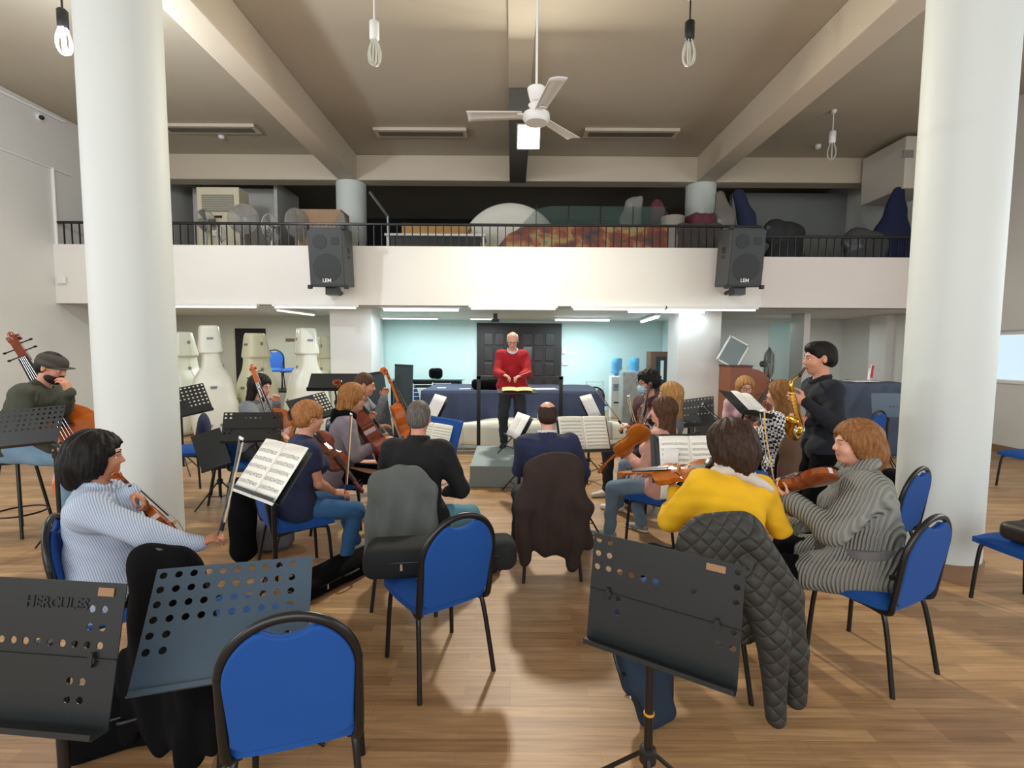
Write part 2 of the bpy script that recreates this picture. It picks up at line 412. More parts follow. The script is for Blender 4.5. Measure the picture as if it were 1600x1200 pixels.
# slanted ones
pa = fl(434, 484.5, zl); pb = fl(490, 492, zl); tube_light('tube_light', pa, pb, 'tubeoff', 'slanting pale light on the ceiling of the left bay', .05)
pa = at(1003, 503, 12.6); pb = at(1028, 497.5, 10.6); pa[2] = pb[2] = zl; tube_light('tube_light', pa, pb, 'tube', 'short slanting bright light left of the right pillar', .07)
area('bay_glow_left', (-5.6, 10.7, 2.36), (0, 0, 0), 1.6, .3, 60, (.95, 1, .93))  # added fill that brightens the left bay, no fixture at this spot
area('bay_glow_right', (6.6, 11.2, 2.36), (0, 0, 0), 1.4, .3, 16, (.9, 1, .96))  # light added to the right bay, without any fixture of its own
# railing
def railing(name, xa, xb, zb, zt, label):
    n = thing(name, label, 'railing', ((xa + xb) / 2, YF + .08, zb)); L = xb - xa; h = zt - zb
    MB().box((0, 0, h - .02), (L, .05, .045)).build('handrail', 'blackmetal', n, bevel=.008)
    k = int(L / .142)
    bars = k + 1; bm = MB().box((0, 0, h / 2 - .02), (.018, .018, h - .04))
    proto = bm.build('baluster', 'blackmetal', n); proto.location = (-L / 2 + .01, 0, 0)
    for i in range(1, bars):
        c = proto.copy(); COL.objects.link(c); c.parent = n; c.location = (-L / 2 + .01 + (L - .02) * i / k, 0, 0)
railing('balcony_railing', -XW, XS - .02, ZT, 4.03, 'long black balcony railing left and centre, between the loudspeakers and beyond')
railing('balcony_railing', XS + .02, XW, 3.45, 3.85, 'lower black balcony railing right of the right loudspeaker')
# fan
ceil_y = at(838, 175, 4.6)
fn = thing('ceiling_fan', 'white three-bladed ceiling fan on a long rod in front of the floodlight', 'fan', ceil_y)
MB().lathe([(.02, -.11), (.10, -.1), (.125, -.06), (.12, -.02), (.06, 0), (.05, .03), (.075, .06), (.045, .07)], n=32).build('motor', 'white', fn, smooth=True)
MB().lathe([(.045, .09), (.06, .1), (.085, .2), (.075, .21), (.02, .22)], n=32).build('canopy_cup', 'white', fn, smooth=True)
rodh = HC - ceil_y[2]
MB().tube([(0, 0, .05), (0, 0, rodh)], .011, 10).build('rod', 'white', fn, smooth=True)
MB().lathe([(.03, rodh - .09), (.05, rodh)], n=20).build('ceiling_mount', 'white', fn, smooth=True)
for ang in (177, 50, -77):
    c = MB(R=rotm(math.radians(ang)) @ rotm(0, math.radians(9)))
    def bl(u, v): w = .055 + .02 * u; return ((.13 + u * .5), (v - .5) * 2 * w, -.03 + .012 * math.sin(v * math.pi))
    c.grid(bl, 8, 4); c.box((.11, 0, -.03), (.12, .04, .008))
    c.build('blade', 'white', fn, solid=.006, smooth=True)
# flood light on central beam
p = at(826, 214, 8.1)
ft = thing('floodlight', 'square LED floodlight glowing white under the centre ceiling beam', 'floodlight', p)
R = rotm(0, math.radians(35))
MB(R).box((0, .03, 0), (.40, .06, .40)).build('housing', mat('grey_housing', '4c4e4e', .5), ft, bevel=.01)
MB(R).box((0, 0, 0), (.34, .02, .34)).build('led_panel', emis('led_panel_light', 'fff6dc', 30), ft)
MB().tube([(0, .08, .02), (0, .12, 5.44 - p[2])], .015, 8).build('bracket', 'blackmetal', ft)
area('floodlight_beam', (p[0], p[1] - .12, p[2] - .04), (-35 + 0, 0, 0), .35, .35, 270, (1, .93, .78))
COL.objects['floodlight_beam'].rotation_euler = (math.radians(-40), 0, 0)
# bulbs
glass = mat('frosted_tube_glass', 'cfcfc6', .15, alpha=.75)
def cfl(px, py, Y, sock, lab, lit=False, s=1.):
    p = at(px, py, Y); dz = HC - p[2]
    t = thing('spiral_bulb', lab, 'light bulb', p, 0)
    MB().lathe([(.03, dz - .05), (.045, dz - .03), (.05, dz)], n=16).build('ceiling_rose', 'white', t, smooth=True)
    b = MB(); b.lathe([(.035 * s, .02), (.05 * s, .04), (.05 * s, .2 * s), (.03, .22 * s)], n=20); b.tube([(0, 0, .2 * s), (0, 0, dz - .03)], .01, 8)
    b.build('socket', sock, t, smooth=True)
    c = MB()
    for k in range(6):
        a = k * math.pi / 3
        P = bez([(.03 * math.cos(a), .03 * math.sin(a), .03), (.065 * s * math.cos(a), .065 * s * math.sin(a), -.10 * s), (.055 * s * math.cos(a), .055 * s * math.sin(a), -.2 * s), (.01 * math.cos(a), .01 * math.sin(a), -.24 * s)], 4)
        c.tube(P, .0085 * s, 8)
    c.build('glass_tube', emis('lit_bulb', 'eaf6ff', 60) if lit else glass, t, smooth=True)
    return t
cfl(585, 66, 6.2, 'white', 'unlit white-socket bulb hanging left of the ceiling fan', s=1.15)
cfl(1077, 66, 6.2, 'blackplastic', 'unlit bulb with a black socket right of the ceiling fan', s=1.15)
cfl(1300, 226, 9.0, 'white', 'small unlit bulb near the right wall above the balcony', s=1.1)
cfl(99, 48, 5.4, 'blackplastic', 'lit white bulb with a black socket at the top left beside the column', True, 1.)
lp = at(99, 60, 5.4); point('bulb_light', (lp[0], lp[1], lp[2] - .3), 190, (.86, .94, 1), .08)
# recessed ceiling strips
for (x0, x1, y, lab) in ((258, 403, 201, 'empty ceiling light strip at left, near the left beam'), (586, 730, 207, 'empty ceiling light strip left of the fan'), (912, 1059, 208, 'empty ceiling light strip right of the fan')):
    z = HC - .03; a = fl(x0, y, z); b = fl(x1, y, z); c = (a + b) / 2; L = abs(b[0] - a[0])
    t = thing('ceiling_strip_light', lab, 'light', c, 0, 'unlit ceiling strips')
    MB().box((0, 0, 0), (L, .34, .06)).build('housing', mat('strip_cream', 'cdc2b2', .5), t, bevel=.01)
    MB().box((0, -.02, -.035), (L * .9, .17, .02)).build('reflector', mat('strip_dark', '5d5850', .4), t)
def detector(px, py, lab, dx=.0):
    z = HC - .03; c = fl(px, py, z); t = thing('smoke_detector', lab, 'smoke detector', c)
    MB().lathe([(.03, -.05), (.055, -.03), (.06, .03)], n=20).build('sensor', 'white', t, smooth=True)
detector(346, 213, 'small white detector on the ceiling below the left strip'); detector(1278, 229, 'small white detector on the ceiling left of the right bulb')
# cameras
def cctv(p, lab, sx, r=.07):
    t = thing('security_camera', lab, 'camera', p)
    MB().lathe([(.02, -.09), (r * .8, -.06), (r, 0), (r, .04), (.02, .05)], n=24, R=rotm(math.radians(90 * sx), math.radians(70))).build('dome', 'white', t, smooth=True)
    MB().ball((sx * .07, -.05, -.03), .04, 14).build('lens', 'blackplastic', t, smooth=True)
cctv(wallpt(63, 183), 'white round camera with a black lens high on the left wall', 1)
cctv(at(1131, 261, 10.6), 'white camera mounted under the right beam above the balcony', -1)
# right wall: air duct box, conduit with camera box on left
p = at(1436, 265, 10.2); t = thing('wall_unit', 'cream air handling box high on the right wall beside the column', 'air conditioner', (XW - .4, 10.4, p[2]))
MB().box((0, 0, 0), (.8, 1.2, 1.0)).build('casing', mat('cream_casing', 'cfc8bd', .5), t, bevel=.02)
MB().box((-.36, -.61, .15), (.2, .02, .14)).build('grille', mat('unit_grey', '8e8a84', .5), t)
# ------------------------------------------------------------ furniture builders
def arch(w, h, n=24, rb=.03):
    """outline of a chair back: straight lower sides, round top; centred on x, from z=0 to h"""
    P = [(-w / 2 + .045, 0), (-w / 2 + .01, .03)]
    r = w / 2
    for i in range(n + 1):
        a = math.pi - math.pi * i / n; P.append((r * math.cos(a), h - r * 1.02 + r * 1.02 * math.sin(a)))
    return P + [(w / 2 - .01, .03), (w / 2 - .045, 0)]
def make_chair(name, label, loc, rz, group='blue banquet chairs of the rehearsal'):
    t = thing(name, label, 'chair', loc, rz, group)
    # seat cushion: rounded, a little domed
    def st(u, v, top=1):
        a = (u - .5) * 2; b = (v - .5) * 2
        k = 1 - .12 * (b * .5 + .5) ** 0 * 0
        x = a * (.225 - .02 * (1 - v)) * (1 - .06 * b * b); y = b * .215 * (1 - .05 * a * a)
        z = .055 * (1 - abs(a) ** 5) * (1 - abs(b) ** 5) * top + (0.0 if top > 0 else 0)
        return (x, y + .02, .445 + z)
    sm = MB(); sm.grid(lambda u, v: st(u, v), 14, 14); nn = 15
    sm.grid(lambda u, v: (st(u, 1 - v, 0)[0], st(u, 1 - v, 0)[1], .41), 14, 14)
    ring = [i for i in range(nn)] + [i * nn + nn - 1 for i in range(1, nn)] + [(nn - 1) * nn + j for j in range(nn - 2, -1, -1)] + [i * nn for i in range(nn - 2, 0, -1)]
    off = nn * nn
    def low(i): a, b = divmod(i, nn); return off + a * nn + (nn - 1 - b)
    k = len(ring)
    for i in range(k):
        p, q = ring[i], ring[(i + 1) % k]; sm.f.append((q, p, low(p), low(q))); sm.m.append(0)
    sm.build('seat', 'blue', t, smooth=True)
    lean = math.radians(-10)
    R = rotm(0, math.pi / 2 + lean)       # local x,z of the outline; y = thickness
    R = rotm(0, -lean) @ np.array([[1, 0, 0], [0, 0, -1], [0, 1, 0]])
    base = np.array([0, -.195, .445])
    # panel with the hand notch on top
    P = arch(.388, .456)
    Q = []
    for (x, z) in P:
        if abs(x) < .085 and z > .2: z = .450 - .042 * math.cos(x / .085 * math.pi / 2) ** .6
        Q.append((x, z))
    P2 = [p for p in Q]; extra = []
    pb = MB(); pb.prism(P2, .022, R, base + [0, .003, 0])
    pb.build('backrest', 'blue', t, bevel=.007)
    pc = MB(); pc.prism([(x * .96, z * .97 + .006) for x, z in P2], .014, R, base + [0, .02, 0]); pc.build('back_cushion', 'blue', t, bevel=.006)
    # tube frame
    A = arch(.405, .468); F_ = [np.array(R) @ np.array([x, z, 0]) + base for x, z in A[2:-2]]
    lo = lambda s: [np.array([s * .16, .03, .405]), np.array([s * .185, -.13, .402]), np.array([s * .193, -.19, .41]), np.array([s * .2025, -.208, .46])]
    path = lo(-1) + F_ + lo(1)[::-1]
    bf_ = MB().tube(bez(path, 3), .0165, 10, flat=.85).build('back_frame', 'blackmetal', t, smooth=True)
    for s in (-1, 1):
        b = MB(); b.box((s * .192, -.2, .60), (.03, .03, .018)); b.build('back_bracket', 'blackmetal', bf_)
        MB().tube([(s * .17, -.17, .40), (s * .17, .17, .40)], .012, 8).build('seat_rail', 'blackmetal', t, smooth=True)
        MB().tube(bez([(s * .17, .0, .40), (s * .18, -.13, .395), (s * .19, -.175, .35), (s * .215, -.235, .02), (s * .216, -.237, .0)], 4), .0125, 10).build('leg', 'blackmetal', t, smooth=True)
        MB().tube(bez([(s * .17, .05, .40), (s * .18, .15, .395), (s * .19, .185, .35), (s * .205, .205, .02), (s * .205, .206, 0)], 4), .0125, 10).build('leg', 'blackmetal', t, smooth=True)
    return t
_ch = []
def chair(label, x, y, deg, z=0, group='blue banquet chairs of the rehearsal'):
    rz = math.radians(deg)
    if not _ch: _ch.append(make_chair('banquet_chair', label, (x, y, z), rz)); o = _ch[0]
    else: o = dup(_ch[0], (x, y, z), rz, label, group)
    o['group'] = group
    return o
# perforated plate
def plate(mb, w, h, holes, nx, ny, r, R, c, curve=0):
    """flat desk plate in local x/z; holes = set of (i, j) grid cells that carry a round hole"""
    dx, dz = w / nx, h / ny; N = 16
    def P(x, z): return (x, curve * (1 - (2 * z / h) ** 2), z)
    for i in range(nx):
        for j in range(ny):
            x0 = -w / 2 + i * dx; z0 = h / 2 - (j + 1) * dz; x1 = x0 + dx; z1 = z0 + dz
            if (i, j) not in holes:
                mb.put([np.array(R) @ np.array(P(*p)) + c for p in ((x0, z0), (x1, z0), (x1, z1), (x0, z1))], [(0, 1, 2, 3)])
            else:
                cx, cz = (x0 + x1) / 2, (z0 + z1) / 2; V = []
                for k in range(N):
                    a = 2 * math.pi * k / N; V.append(P(cx + r * math.cos(a), cz + r * math.sin(a)))
                for k in range(N):
                    a = 2 * math.pi * k / N; m = max(abs(math.cos(a)), abs(math.sin(a))); V.append(P(cx + dx / 2 * math.cos(a) / m, cz + dz / 2 * math.sin(a) / m))
                V = [np.array(R) @ np.array(v) + c for v in V]
                mb.put(V, [(k, (k + 1) % N, N + (k + 1) % N, N + k) for k in range(N)])
def deskR(yaw, tilt, roll=0): return rotm(math.radians(yaw), math.radians(tilt), math.radians(roll))
HOLES_A = {(i, j) for i in range(12) for j in (0, 1, 2)} | {(i, 3) for i in (0, 1, 10, 11)} | {(i, 4) for i in (0, 1, 10, 11)}
M['stand'] = mat('scratched_black_enamel', '191d1f', .42, noise=(5, '141819', .3), bump=(90, .12, .001))
M['standblue'] = mat('blue_grey_enamel', '3c5264', .38, noise=(4, '37495a', .3))
def stand(label, c, yaw, tilt, roll=0, w=.50, h=.35, holes=(), nx=12, ny=8, hr=.011, m='stand', foot=None, base=True, lip=.05, split=False, folding=False, poleoff=(0, .03), name='music_stand', group='music stands', floor=0., baserot=20):
    """c = centre of the desk in the world; yaw/tilt/roll turn its face (local -y is the reading side)"""
    c = np.array(c, float)
    fx, fy = (c[0], c[1] + .06) if foot is None else foot
    t = thing(name, label, 'music stand', (fx, fy, floor), 0, group)
    o = c - np.array([fx, fy, floor]); R = deskR(yaw, tilt, roll)
    mb = MB(); plate(mb, w, h, set(holes), nx, ny, hr, R, o)
    d = mb.build('desk', m, t, solid=.003)
    lp = MB(R, o); lp.box((0, -lip / 2, -h / 2 + .001), (w, lip, .003)); lp.box((0, -lip, -h / 2 + .008), (w * .98, .003, .016))
    lp.build('lip', m, d)
    bk = MB(R, o)
    bk.box((0, .022, -.03), (.06, .04, .10)); bk.cyl((0, .03, -.03), .014, .1, axis=(1, 0, 0)); bk.build('tilt_head', 'blackplastic', t, bevel=.004)
    if split:
        MB(R, o).box((0, -.0045, -.01), (w, .004, .004)).build('desk_seam', 'blackplastic', t)
        hm = MB(R, o)
        for s in (-1, 1): 
            hh = MB(R, o); hh.cyl((s * w * .36, -.006, -.012), .013, .012, 10, axis=(0, 1, 0)); hh.box((s * w * .36, -.008, -.012), (.012, .012, .04)); hh.build('hinge', 'blackplastic', d)
    top = R @ np.array([0, .03, -.03]) + o
    hh = top[2]
    MB().tube([top, (0, 0, max(.45, hh - .12) * .98), (0, 0, max(.45, hh - .12) * .9)], .0115, 10).build('pole', 'blackmetal', t, smooth=True)
    MB().tube([(0, 0, max(.45, hh - .12) * .93), (0, 0, .10)], .016, 12).build('lower_pole', 'blackmetal', t, smooth=True)
    cl = MB(); cl.lathe([(.0165, 0), (.024, .004), (.024, .05), (.0165, .055)], (0, 0, max(.45, hh - .12) * .88), 16); cl.build('clutch', 'blackplastic', t, smooth=True)
    if base:
        cc = MB(); cc.lathe([(.017, .24), (.03, .245), (.03, .29), (.017, .3)], n=16); cc.build('leg_collar', 'blackplastic', t, smooth=True)
        for k in range(3):
            a = math.radians(baserot + 120 * k); cx, sy = math.cos(a), math.sin(a)
            l = MB(); l.tube([(.02 * cx, .02 * sy, .27), (.27 * cx, .27 * sy, .008)], .008, 8)
            lg = l.build('leg', 'blackmetal', t, smooth=True)
            MB().tube([(.012 * cx, .012 * sy, .10), (.14 * cx, .14 * sy, .135)], .005, 6).build('brace', 'blackmetal', lg)
    return t, R, o
# sheet music
def music_mat(name, paper, ink, rows, dens=90):
    m = bpy.data.materials.new(name); m.use_nodes = True; t = NT(m)
    uv = t.add('ShaderNodeTexCoord').outputs['UV']; sp = t.add('ShaderNodeSeparateXYZ'); t.ln(uv, sp.inputs[0])
    X, Y = sp.outputs[0], sp.outputs[1]
    fy = t.math('FRACT', t.math('MULTIPLY', Y, rows))
    band = t.math('MULTIPLY', t.math('GREATER_THAN', fy, .28), t.math('LESS_THAN', fy, .74))
    st = t.math('LESS_THAN', t.math('FRACT', t.math('MULTIPLY', fy, 9.)), .22)
    n = t.add('ShaderNodeTexNoise', i_Scale=1., i_Detail=2.); mp = t.add('ShaderNodeMapping'); mp.inputs['Scale'].default_value = (dens, rows * 5, 1); t.ln(uv, mp.inputs[0]); t.ln(mp.outputs[0], n.inputs[0])
    nt = t.math('GREATER_THAN', n.outputs[0], .53)
    ink_ = t.math('MULTIPLY', band, t.math('MAXIMUM', st, nt))
    mg = t.math('MULTIPLY', t.math('MULTIPLY', t.math('GREATER_THAN', X, .07), t.math('LESS_THAN', X, .93)), t.math('MULTIPLY', t.math('GREATER_THAN', Y, .06), t.math('LESS_THAN', Y, .9)))
    k = t.math('MULTIPLY', t.math('MULTIPLY', ink_, mg), .8)
    t.ln(t.mix(k, lin(paper), lin(ink)), t.b.inputs['Base Color']); t.b.inputs['Roughness'].default_value = .75
    return m
M['music'] = music_mat('printed_music', 'e6e4d6', '4a4944', 10)
M['music2'] = music_mat('printed_music_large', 'eeede4', '3c3c3a', 7, 60)
M['paper'] = mat('plain_paper', 'e8e8e6', .8)
def pages(label, R, c, w, h, pagesn=2, m='music', name='sheet_music', bow=.012, group=None, off=-.012, base=(0, 0), cat='sheet music'):
    """an open booklet lying on a desk: R, c from the desk frame in world"""
    c = np.array(c, float)
    t = thing(name, label, cat, c, 0, group)
    for i in range(pagesn):
        pw = w / pagesn; x0 = -w / 2 + i * pw; mb = MB(R)
        def fn(u, v): return (x0 + pw * u + base[0], off - bow * math.sin(u * math.pi) ** .8, (v - .5) * h + base[1])
        mb.grid(fn, 10, 4); o = mb.build('page', m, t, solid=.0015, smooth=True)
        uvl = o.data.uv_layers.new(name='UVMap')
        for lo in o.data.loops:
            k = lo.vertex_index; uvl.data[lo.index].uv = ((k // 5) / 10, (k % 5) / 4)
    return t
# ------------------------------------------------------------ string instruments
_prof = [(0, 0), (.006, .09), (.03, .17), (.08, .235), (.15, .277), (.22, .29), (.30, .285), (.36, .262), (.395, .25), (.41, .235), (.43, .195), (.48, .165), (.53, .155), (.58, .162), (.63, .19), (.655, .215), (.67, .222), (.70, .215), (.77, .232), (.84, .232), (.90, .205), (.95, .15), (.985, .08), (1, 0)]
_profb = [(0, 0), (.006, .11), (.03, .2), (.08, .262), (.15, .296), (.22, .305), (.30, .29), (.38, .24), (.43, .2), (.5, .185), (.56, .19), (.61, .215), (.66, .222), (.72, .215), (.80, .18), (.88, .115), (.94, .07), (.98, .045), (1, 0)]
def make_fiddle(name, label, cat, P, yv, zv, L=.355, rib=.032, woods=('varnish', 'varnish_back'), scroll=True, group=None, prof=_prof, neck=None, endpin=0, chinrest=True, arch_=.045, minor=True):
    """P = lower end of the body (world), yv = towards the scroll, zv = out of the belly"""
    P = np.array(P, float); y = np.array(yv, float); y /= np.linalg.norm(y); z = np.array(zv, float); z -= y * np.dot(z, y); z /= np.linalg.norm(z); x = np.cross(y, z)
    R = np.array([x, y, z]).T
    t = thing(name, label, cat, P, 0, group)
    nk = neck or L * .37
    ts = [i / 48 for i in range(49)]; ts = sorted(set(ts + [p[0] for p in prof]))
    ws = np.interp(ts, [p[0] for p in prof], [p[1] for p in prof])
    n = len(ts)
    def sheet(sgn, over=1.0):
        mb = MB(R)
        def fn(i, j):
            tt = ts[i]; u = (j / 10 - .5) * 2; w = ws[i] * L + (over if ws[i] > 0 else 0)
            a = arch_ * L * (max(0, 1 - u * u) ** .8) * (math.sin(math.pi * min(max(tt, .0), 1)) ** .35 if 0 < tt < 1 else 0)
            return (w * u, tt * L, sgn * (rib / 2 + a + .001))
        v = [fn(i, j) for i in range(n) for j in range(11)]
        f = [(i * 11 + j, i * 11 + j + 1, (i + 1) * 11 + j + 1, (i + 1) * 11 + j) for i in range(n - 1) for j in range(10)]
        if sgn > 0: f = [q[::-1] for q in f]
        return mb.put(v, f)
    sheet(1, .004 * L / .355).build('belly', woods[0], t, smooth=True); sheet(-1, .004 * L / .355).build('back', woods[1], t, smooth=True)
    out = [(ws[i] * L, ts[i] * L) for i in range(n)] + [(-ws[i] * L, ts[i] * L) for i in range(n - 2, 0, -1)]
    rb = MB(R); k = len(out); v = [(a, b, s * rib / 2) for s in (-1, 1) for a, b in out]
    rb.put(v, [(i, (i + 1) % k, k + (i + 1) % k, k + i) for i in range(k)]); rb.build('ribs', woods[1], t)
    s = L / .355; zt = rib / 2
    nm = MB(R); nm.tube([(0, L * .99, zt * .2), (0, L + nk * .1, zt + .0 * s), (0, L + nk, zt + .004 * s)], [.017 * s, .0125 * s, .0105 * s], 10, flat=.8)
    nm.build('neck', woods[1], t, smooth=True)
    fb = MB(R); zf = zt + .022 * s
    fb.put([(-.021 * s, L * .70, zf + .002 * s), (.021 * s, L * .70, zf + .002 * s), (.012 * s, L + nk, zt + .013 * s), (-.012 * s, L + nk, zt + .013 * s), (-.021 * s, L * .70, zf + .009 * s), (.021 * s, L * .70, zf + .009 * s), (.012 * s, L + nk, zt + .019 * s), (-.012 * s, L + nk, zt + .019 * s)],
           [(3, 2, 1, 0), (4, 5, 6, 7), (0, 1, 5, 4), (2, 3, 7, 6), (1, 2, 6, 5), (3, 0, 4, 7)]); fb.build('fingerboard', 'ebony', t)
    if scroll:
        sm = MB(R); y0 = L + nk
        sm.box((0, y0 + .035 * s, zt), (.022 * s, .075 * s, .018 * s))
        sp = []
        for i in range(22):
            a = i / 21 * math.pi * 3.1; r = .021 * s * (1 - i / 26); sp.append((0, y0 + .085 * s + r * math.sin(a - 1.9) * 1.0, zt - .012 * s + r * math.cos(a - 1.9)))
        sm.tube(sp, [.0095 * s * (1 - i / 40) for i in range(22)], 8); sm.cyl((0, y0 + .085 * s, zt - .012 * s), .010 * s, .034 * s, 12, axis=(1, 0, 0))
        sc_ = sm.build('scroll', woods[1], t, smooth=True); pk = 1 if L < .6 else .6
        for i in range(4):
            q = MB(R); yy = y0 + (.015 + .014 * i) * s; q.cyl(((1 if i % 2 else -1) * .018 * s, yy, zt), .0035 * s * pk, .045 * s, 8, axis=(1, 0, 0)); q.ball(((1 if i % 2 else -1) * .040 * s * (.8 + .2 * pk), yy, zt), (.009 * s * pk, .005 * s * pk, .009 * s * pk), 8)
            q.build('peg', 'ebony', sc_, smooth=True)
    if minor:
        b = MB(R); b.prism([(-.021 * s, 0), (-.014 * s, .004 * s), (-.0 * s, .008 * s), (.014 * s, .004 * s), (.021 * s, 0), (.018 * s, .022 * s), (.008 * s, .031 * s), (-.008 * s, .031 * s), (-.018 * s, .022 * s)], .004 * s, np.array([[1, 0, 0], [0, 0, 1], [0, 1, 0]]), (0, L * .53, zt + .010 * s)); b.build('bridge', mat_bridge, t)
        tp = MB(R); tp.put([(-.022 * s, L * .06, zt + .018 * s), (.022 * s, L * .06, zt + .018 * s), (.011 * s, L * .02, zt + .012 * s), (-.011 * s, L * .02, zt + .012 * s), (-.010 * s, L * .36, zt + .030 * s), (.010 * s, L * .36, zt + .030 * s), (-.022 * s, L * .10, zt + .026 * s), (.022 * s, L * .10, zt + .026 * s)], [(3, 2, 1, 0), (0, 1, 7, 6), (6, 7, 5, 4), (3, 0, 6), (1, 2, 7), (2, 3, 6, 7)])
        tp.build('tailpiece', 'ebony', t)
        stg = MB(R)
        for i in range(4):
            a = (i - 1.5); stg.tube([(a * .005 * s, L * .34, zt + .030 * s), (a * .0085 * s, L * .53, zt + .041 * s), (a * .004 * s, L + nk, zt + .021 * s)], .0006 * s + .0002, 5)
        stg.build('strings', 'chrome', t)
        for sgn in (-1, 1):
            q = MB(R); P_ = bez([(sgn * .045 * s, L * .46, 0), (sgn * .052 * s, L * .49, 0), (sgn * .040 * s, L * .53, 0), (sgn * .030 * s, L * .57, 0), (sgn * .034 * s, L * .60, 0)], 4)
            za = lambda X, Y: zt + .002 * s + arch_ * L * max(0, 1 - (X / (.165 * L)) ** 2) ** .8 * .97 + .001 * s
            q.tube([(p[0], p[1], za(abs(p[0]), p[1])) for p in P_], .0028 * s, 6); q.build('sound_hole', 'ebony', t)
        if chinrest:
            q = MB(R); q.ball((.045 * s, L * .07, zt + .022 * s), (.045 * s, .03 * s, .008 * s), 14); q.build('chin_rest', 'ebony', t, smooth=True)
    if endpin: MB(R).tube([(0, 0, 0), (0, -endpin, 0)], .005, 8).build('endpin', 'chrome', t)
    return t
def wood(name, a, b, rough=.18):
    m = bpy.data.materials.new(name); m.use_nodes = True; t = NT(m); tc = t.add('ShaderNodeTexCoord').outputs['Object']
    mp = t.add('ShaderNodeMapping'); mp.inputs['Scale'].default_value = (1, 1, 1); t.ln(tc, mp.inputs[0])
    n = t.add('ShaderNodeTexNoise', i_Scale=9., i_Detail=5., i_Distortion=1.2); t.ln(mp.outputs[0], n.inputs[0])
    r = t.add('ShaderNodeValToRGB'); t.ln(n.outputs[0], r.inputs[0]); r.color_ramp.elements[0].position = .35; r.color_ramp.elements[1].position = .65
    r.color_ramp.elements[0].color = lin(a); r.color_ramp.elements[1].color = lin(b); t.ln(r.outputs[0], t.b.inputs['Base Color'])
    t.b.inputs['Roughness'].default_value = rough; t.b.inputs['Coat Weight'].default_value = .6; t.b.inputs['Coat Roughness'].default_value = .1
    return m
M['varnish'] = wood('amber_violin_varnish', 'b5651c', 'a55514'); M['varnish_back'] = wood('brown_violin_varnish', '9a4d16', '7d3a10')
M['varnish_red'] = wood('red_brown_varnish', '7c3016', '5d2110'); M['varnish_dark'] = wood('dark_brown_varnish', '6d3a1a', '4b2410')
M['varnish_orange'] = wood('orange_cello_varnish', 'c2621a', 'a94c12')
mat_bridge = mat('maple_bridge', 'c9a46b', .5)
M['stick'] = mat('bow_stick_wood', '8a5a2e', .3); M['horsehair'] = mat('bow_hair', 'e6dcc2', .6)
def bow(label, A, B, L=None, side=(0, 0, 1), stick='stick', group=None):
    """A = frog end, B = tip, world"""
    A = np.array(A, float); B = np.array(B, float)
    x, d, z = frame(B - A, side); L = np.linalg.norm(B - A)
    R = np.array([x, d, z]).T; t = thing('bow', label, 'bow', A, 0, group)
    MB(R).tube(bez([(0, 0, .012), (0, L * .35, .006), (0, L * .7, .004), (0, L, .014)], 5), .0042, 8).build('stick', stick, t, smooth=True)
    MB(R).box((0, .06, -.004), (.010, .05, .018)).build('frog', 'ebony', t, bevel=.002)
    MB(R).box((0, L - .004, .004), (.007, .012, .026)).build('tip', 'white', t)
    MB(R).box((0, L * .53, -.011), (.009, L - .07, .0012)).build('hair', 'horsehair', t)
    return t
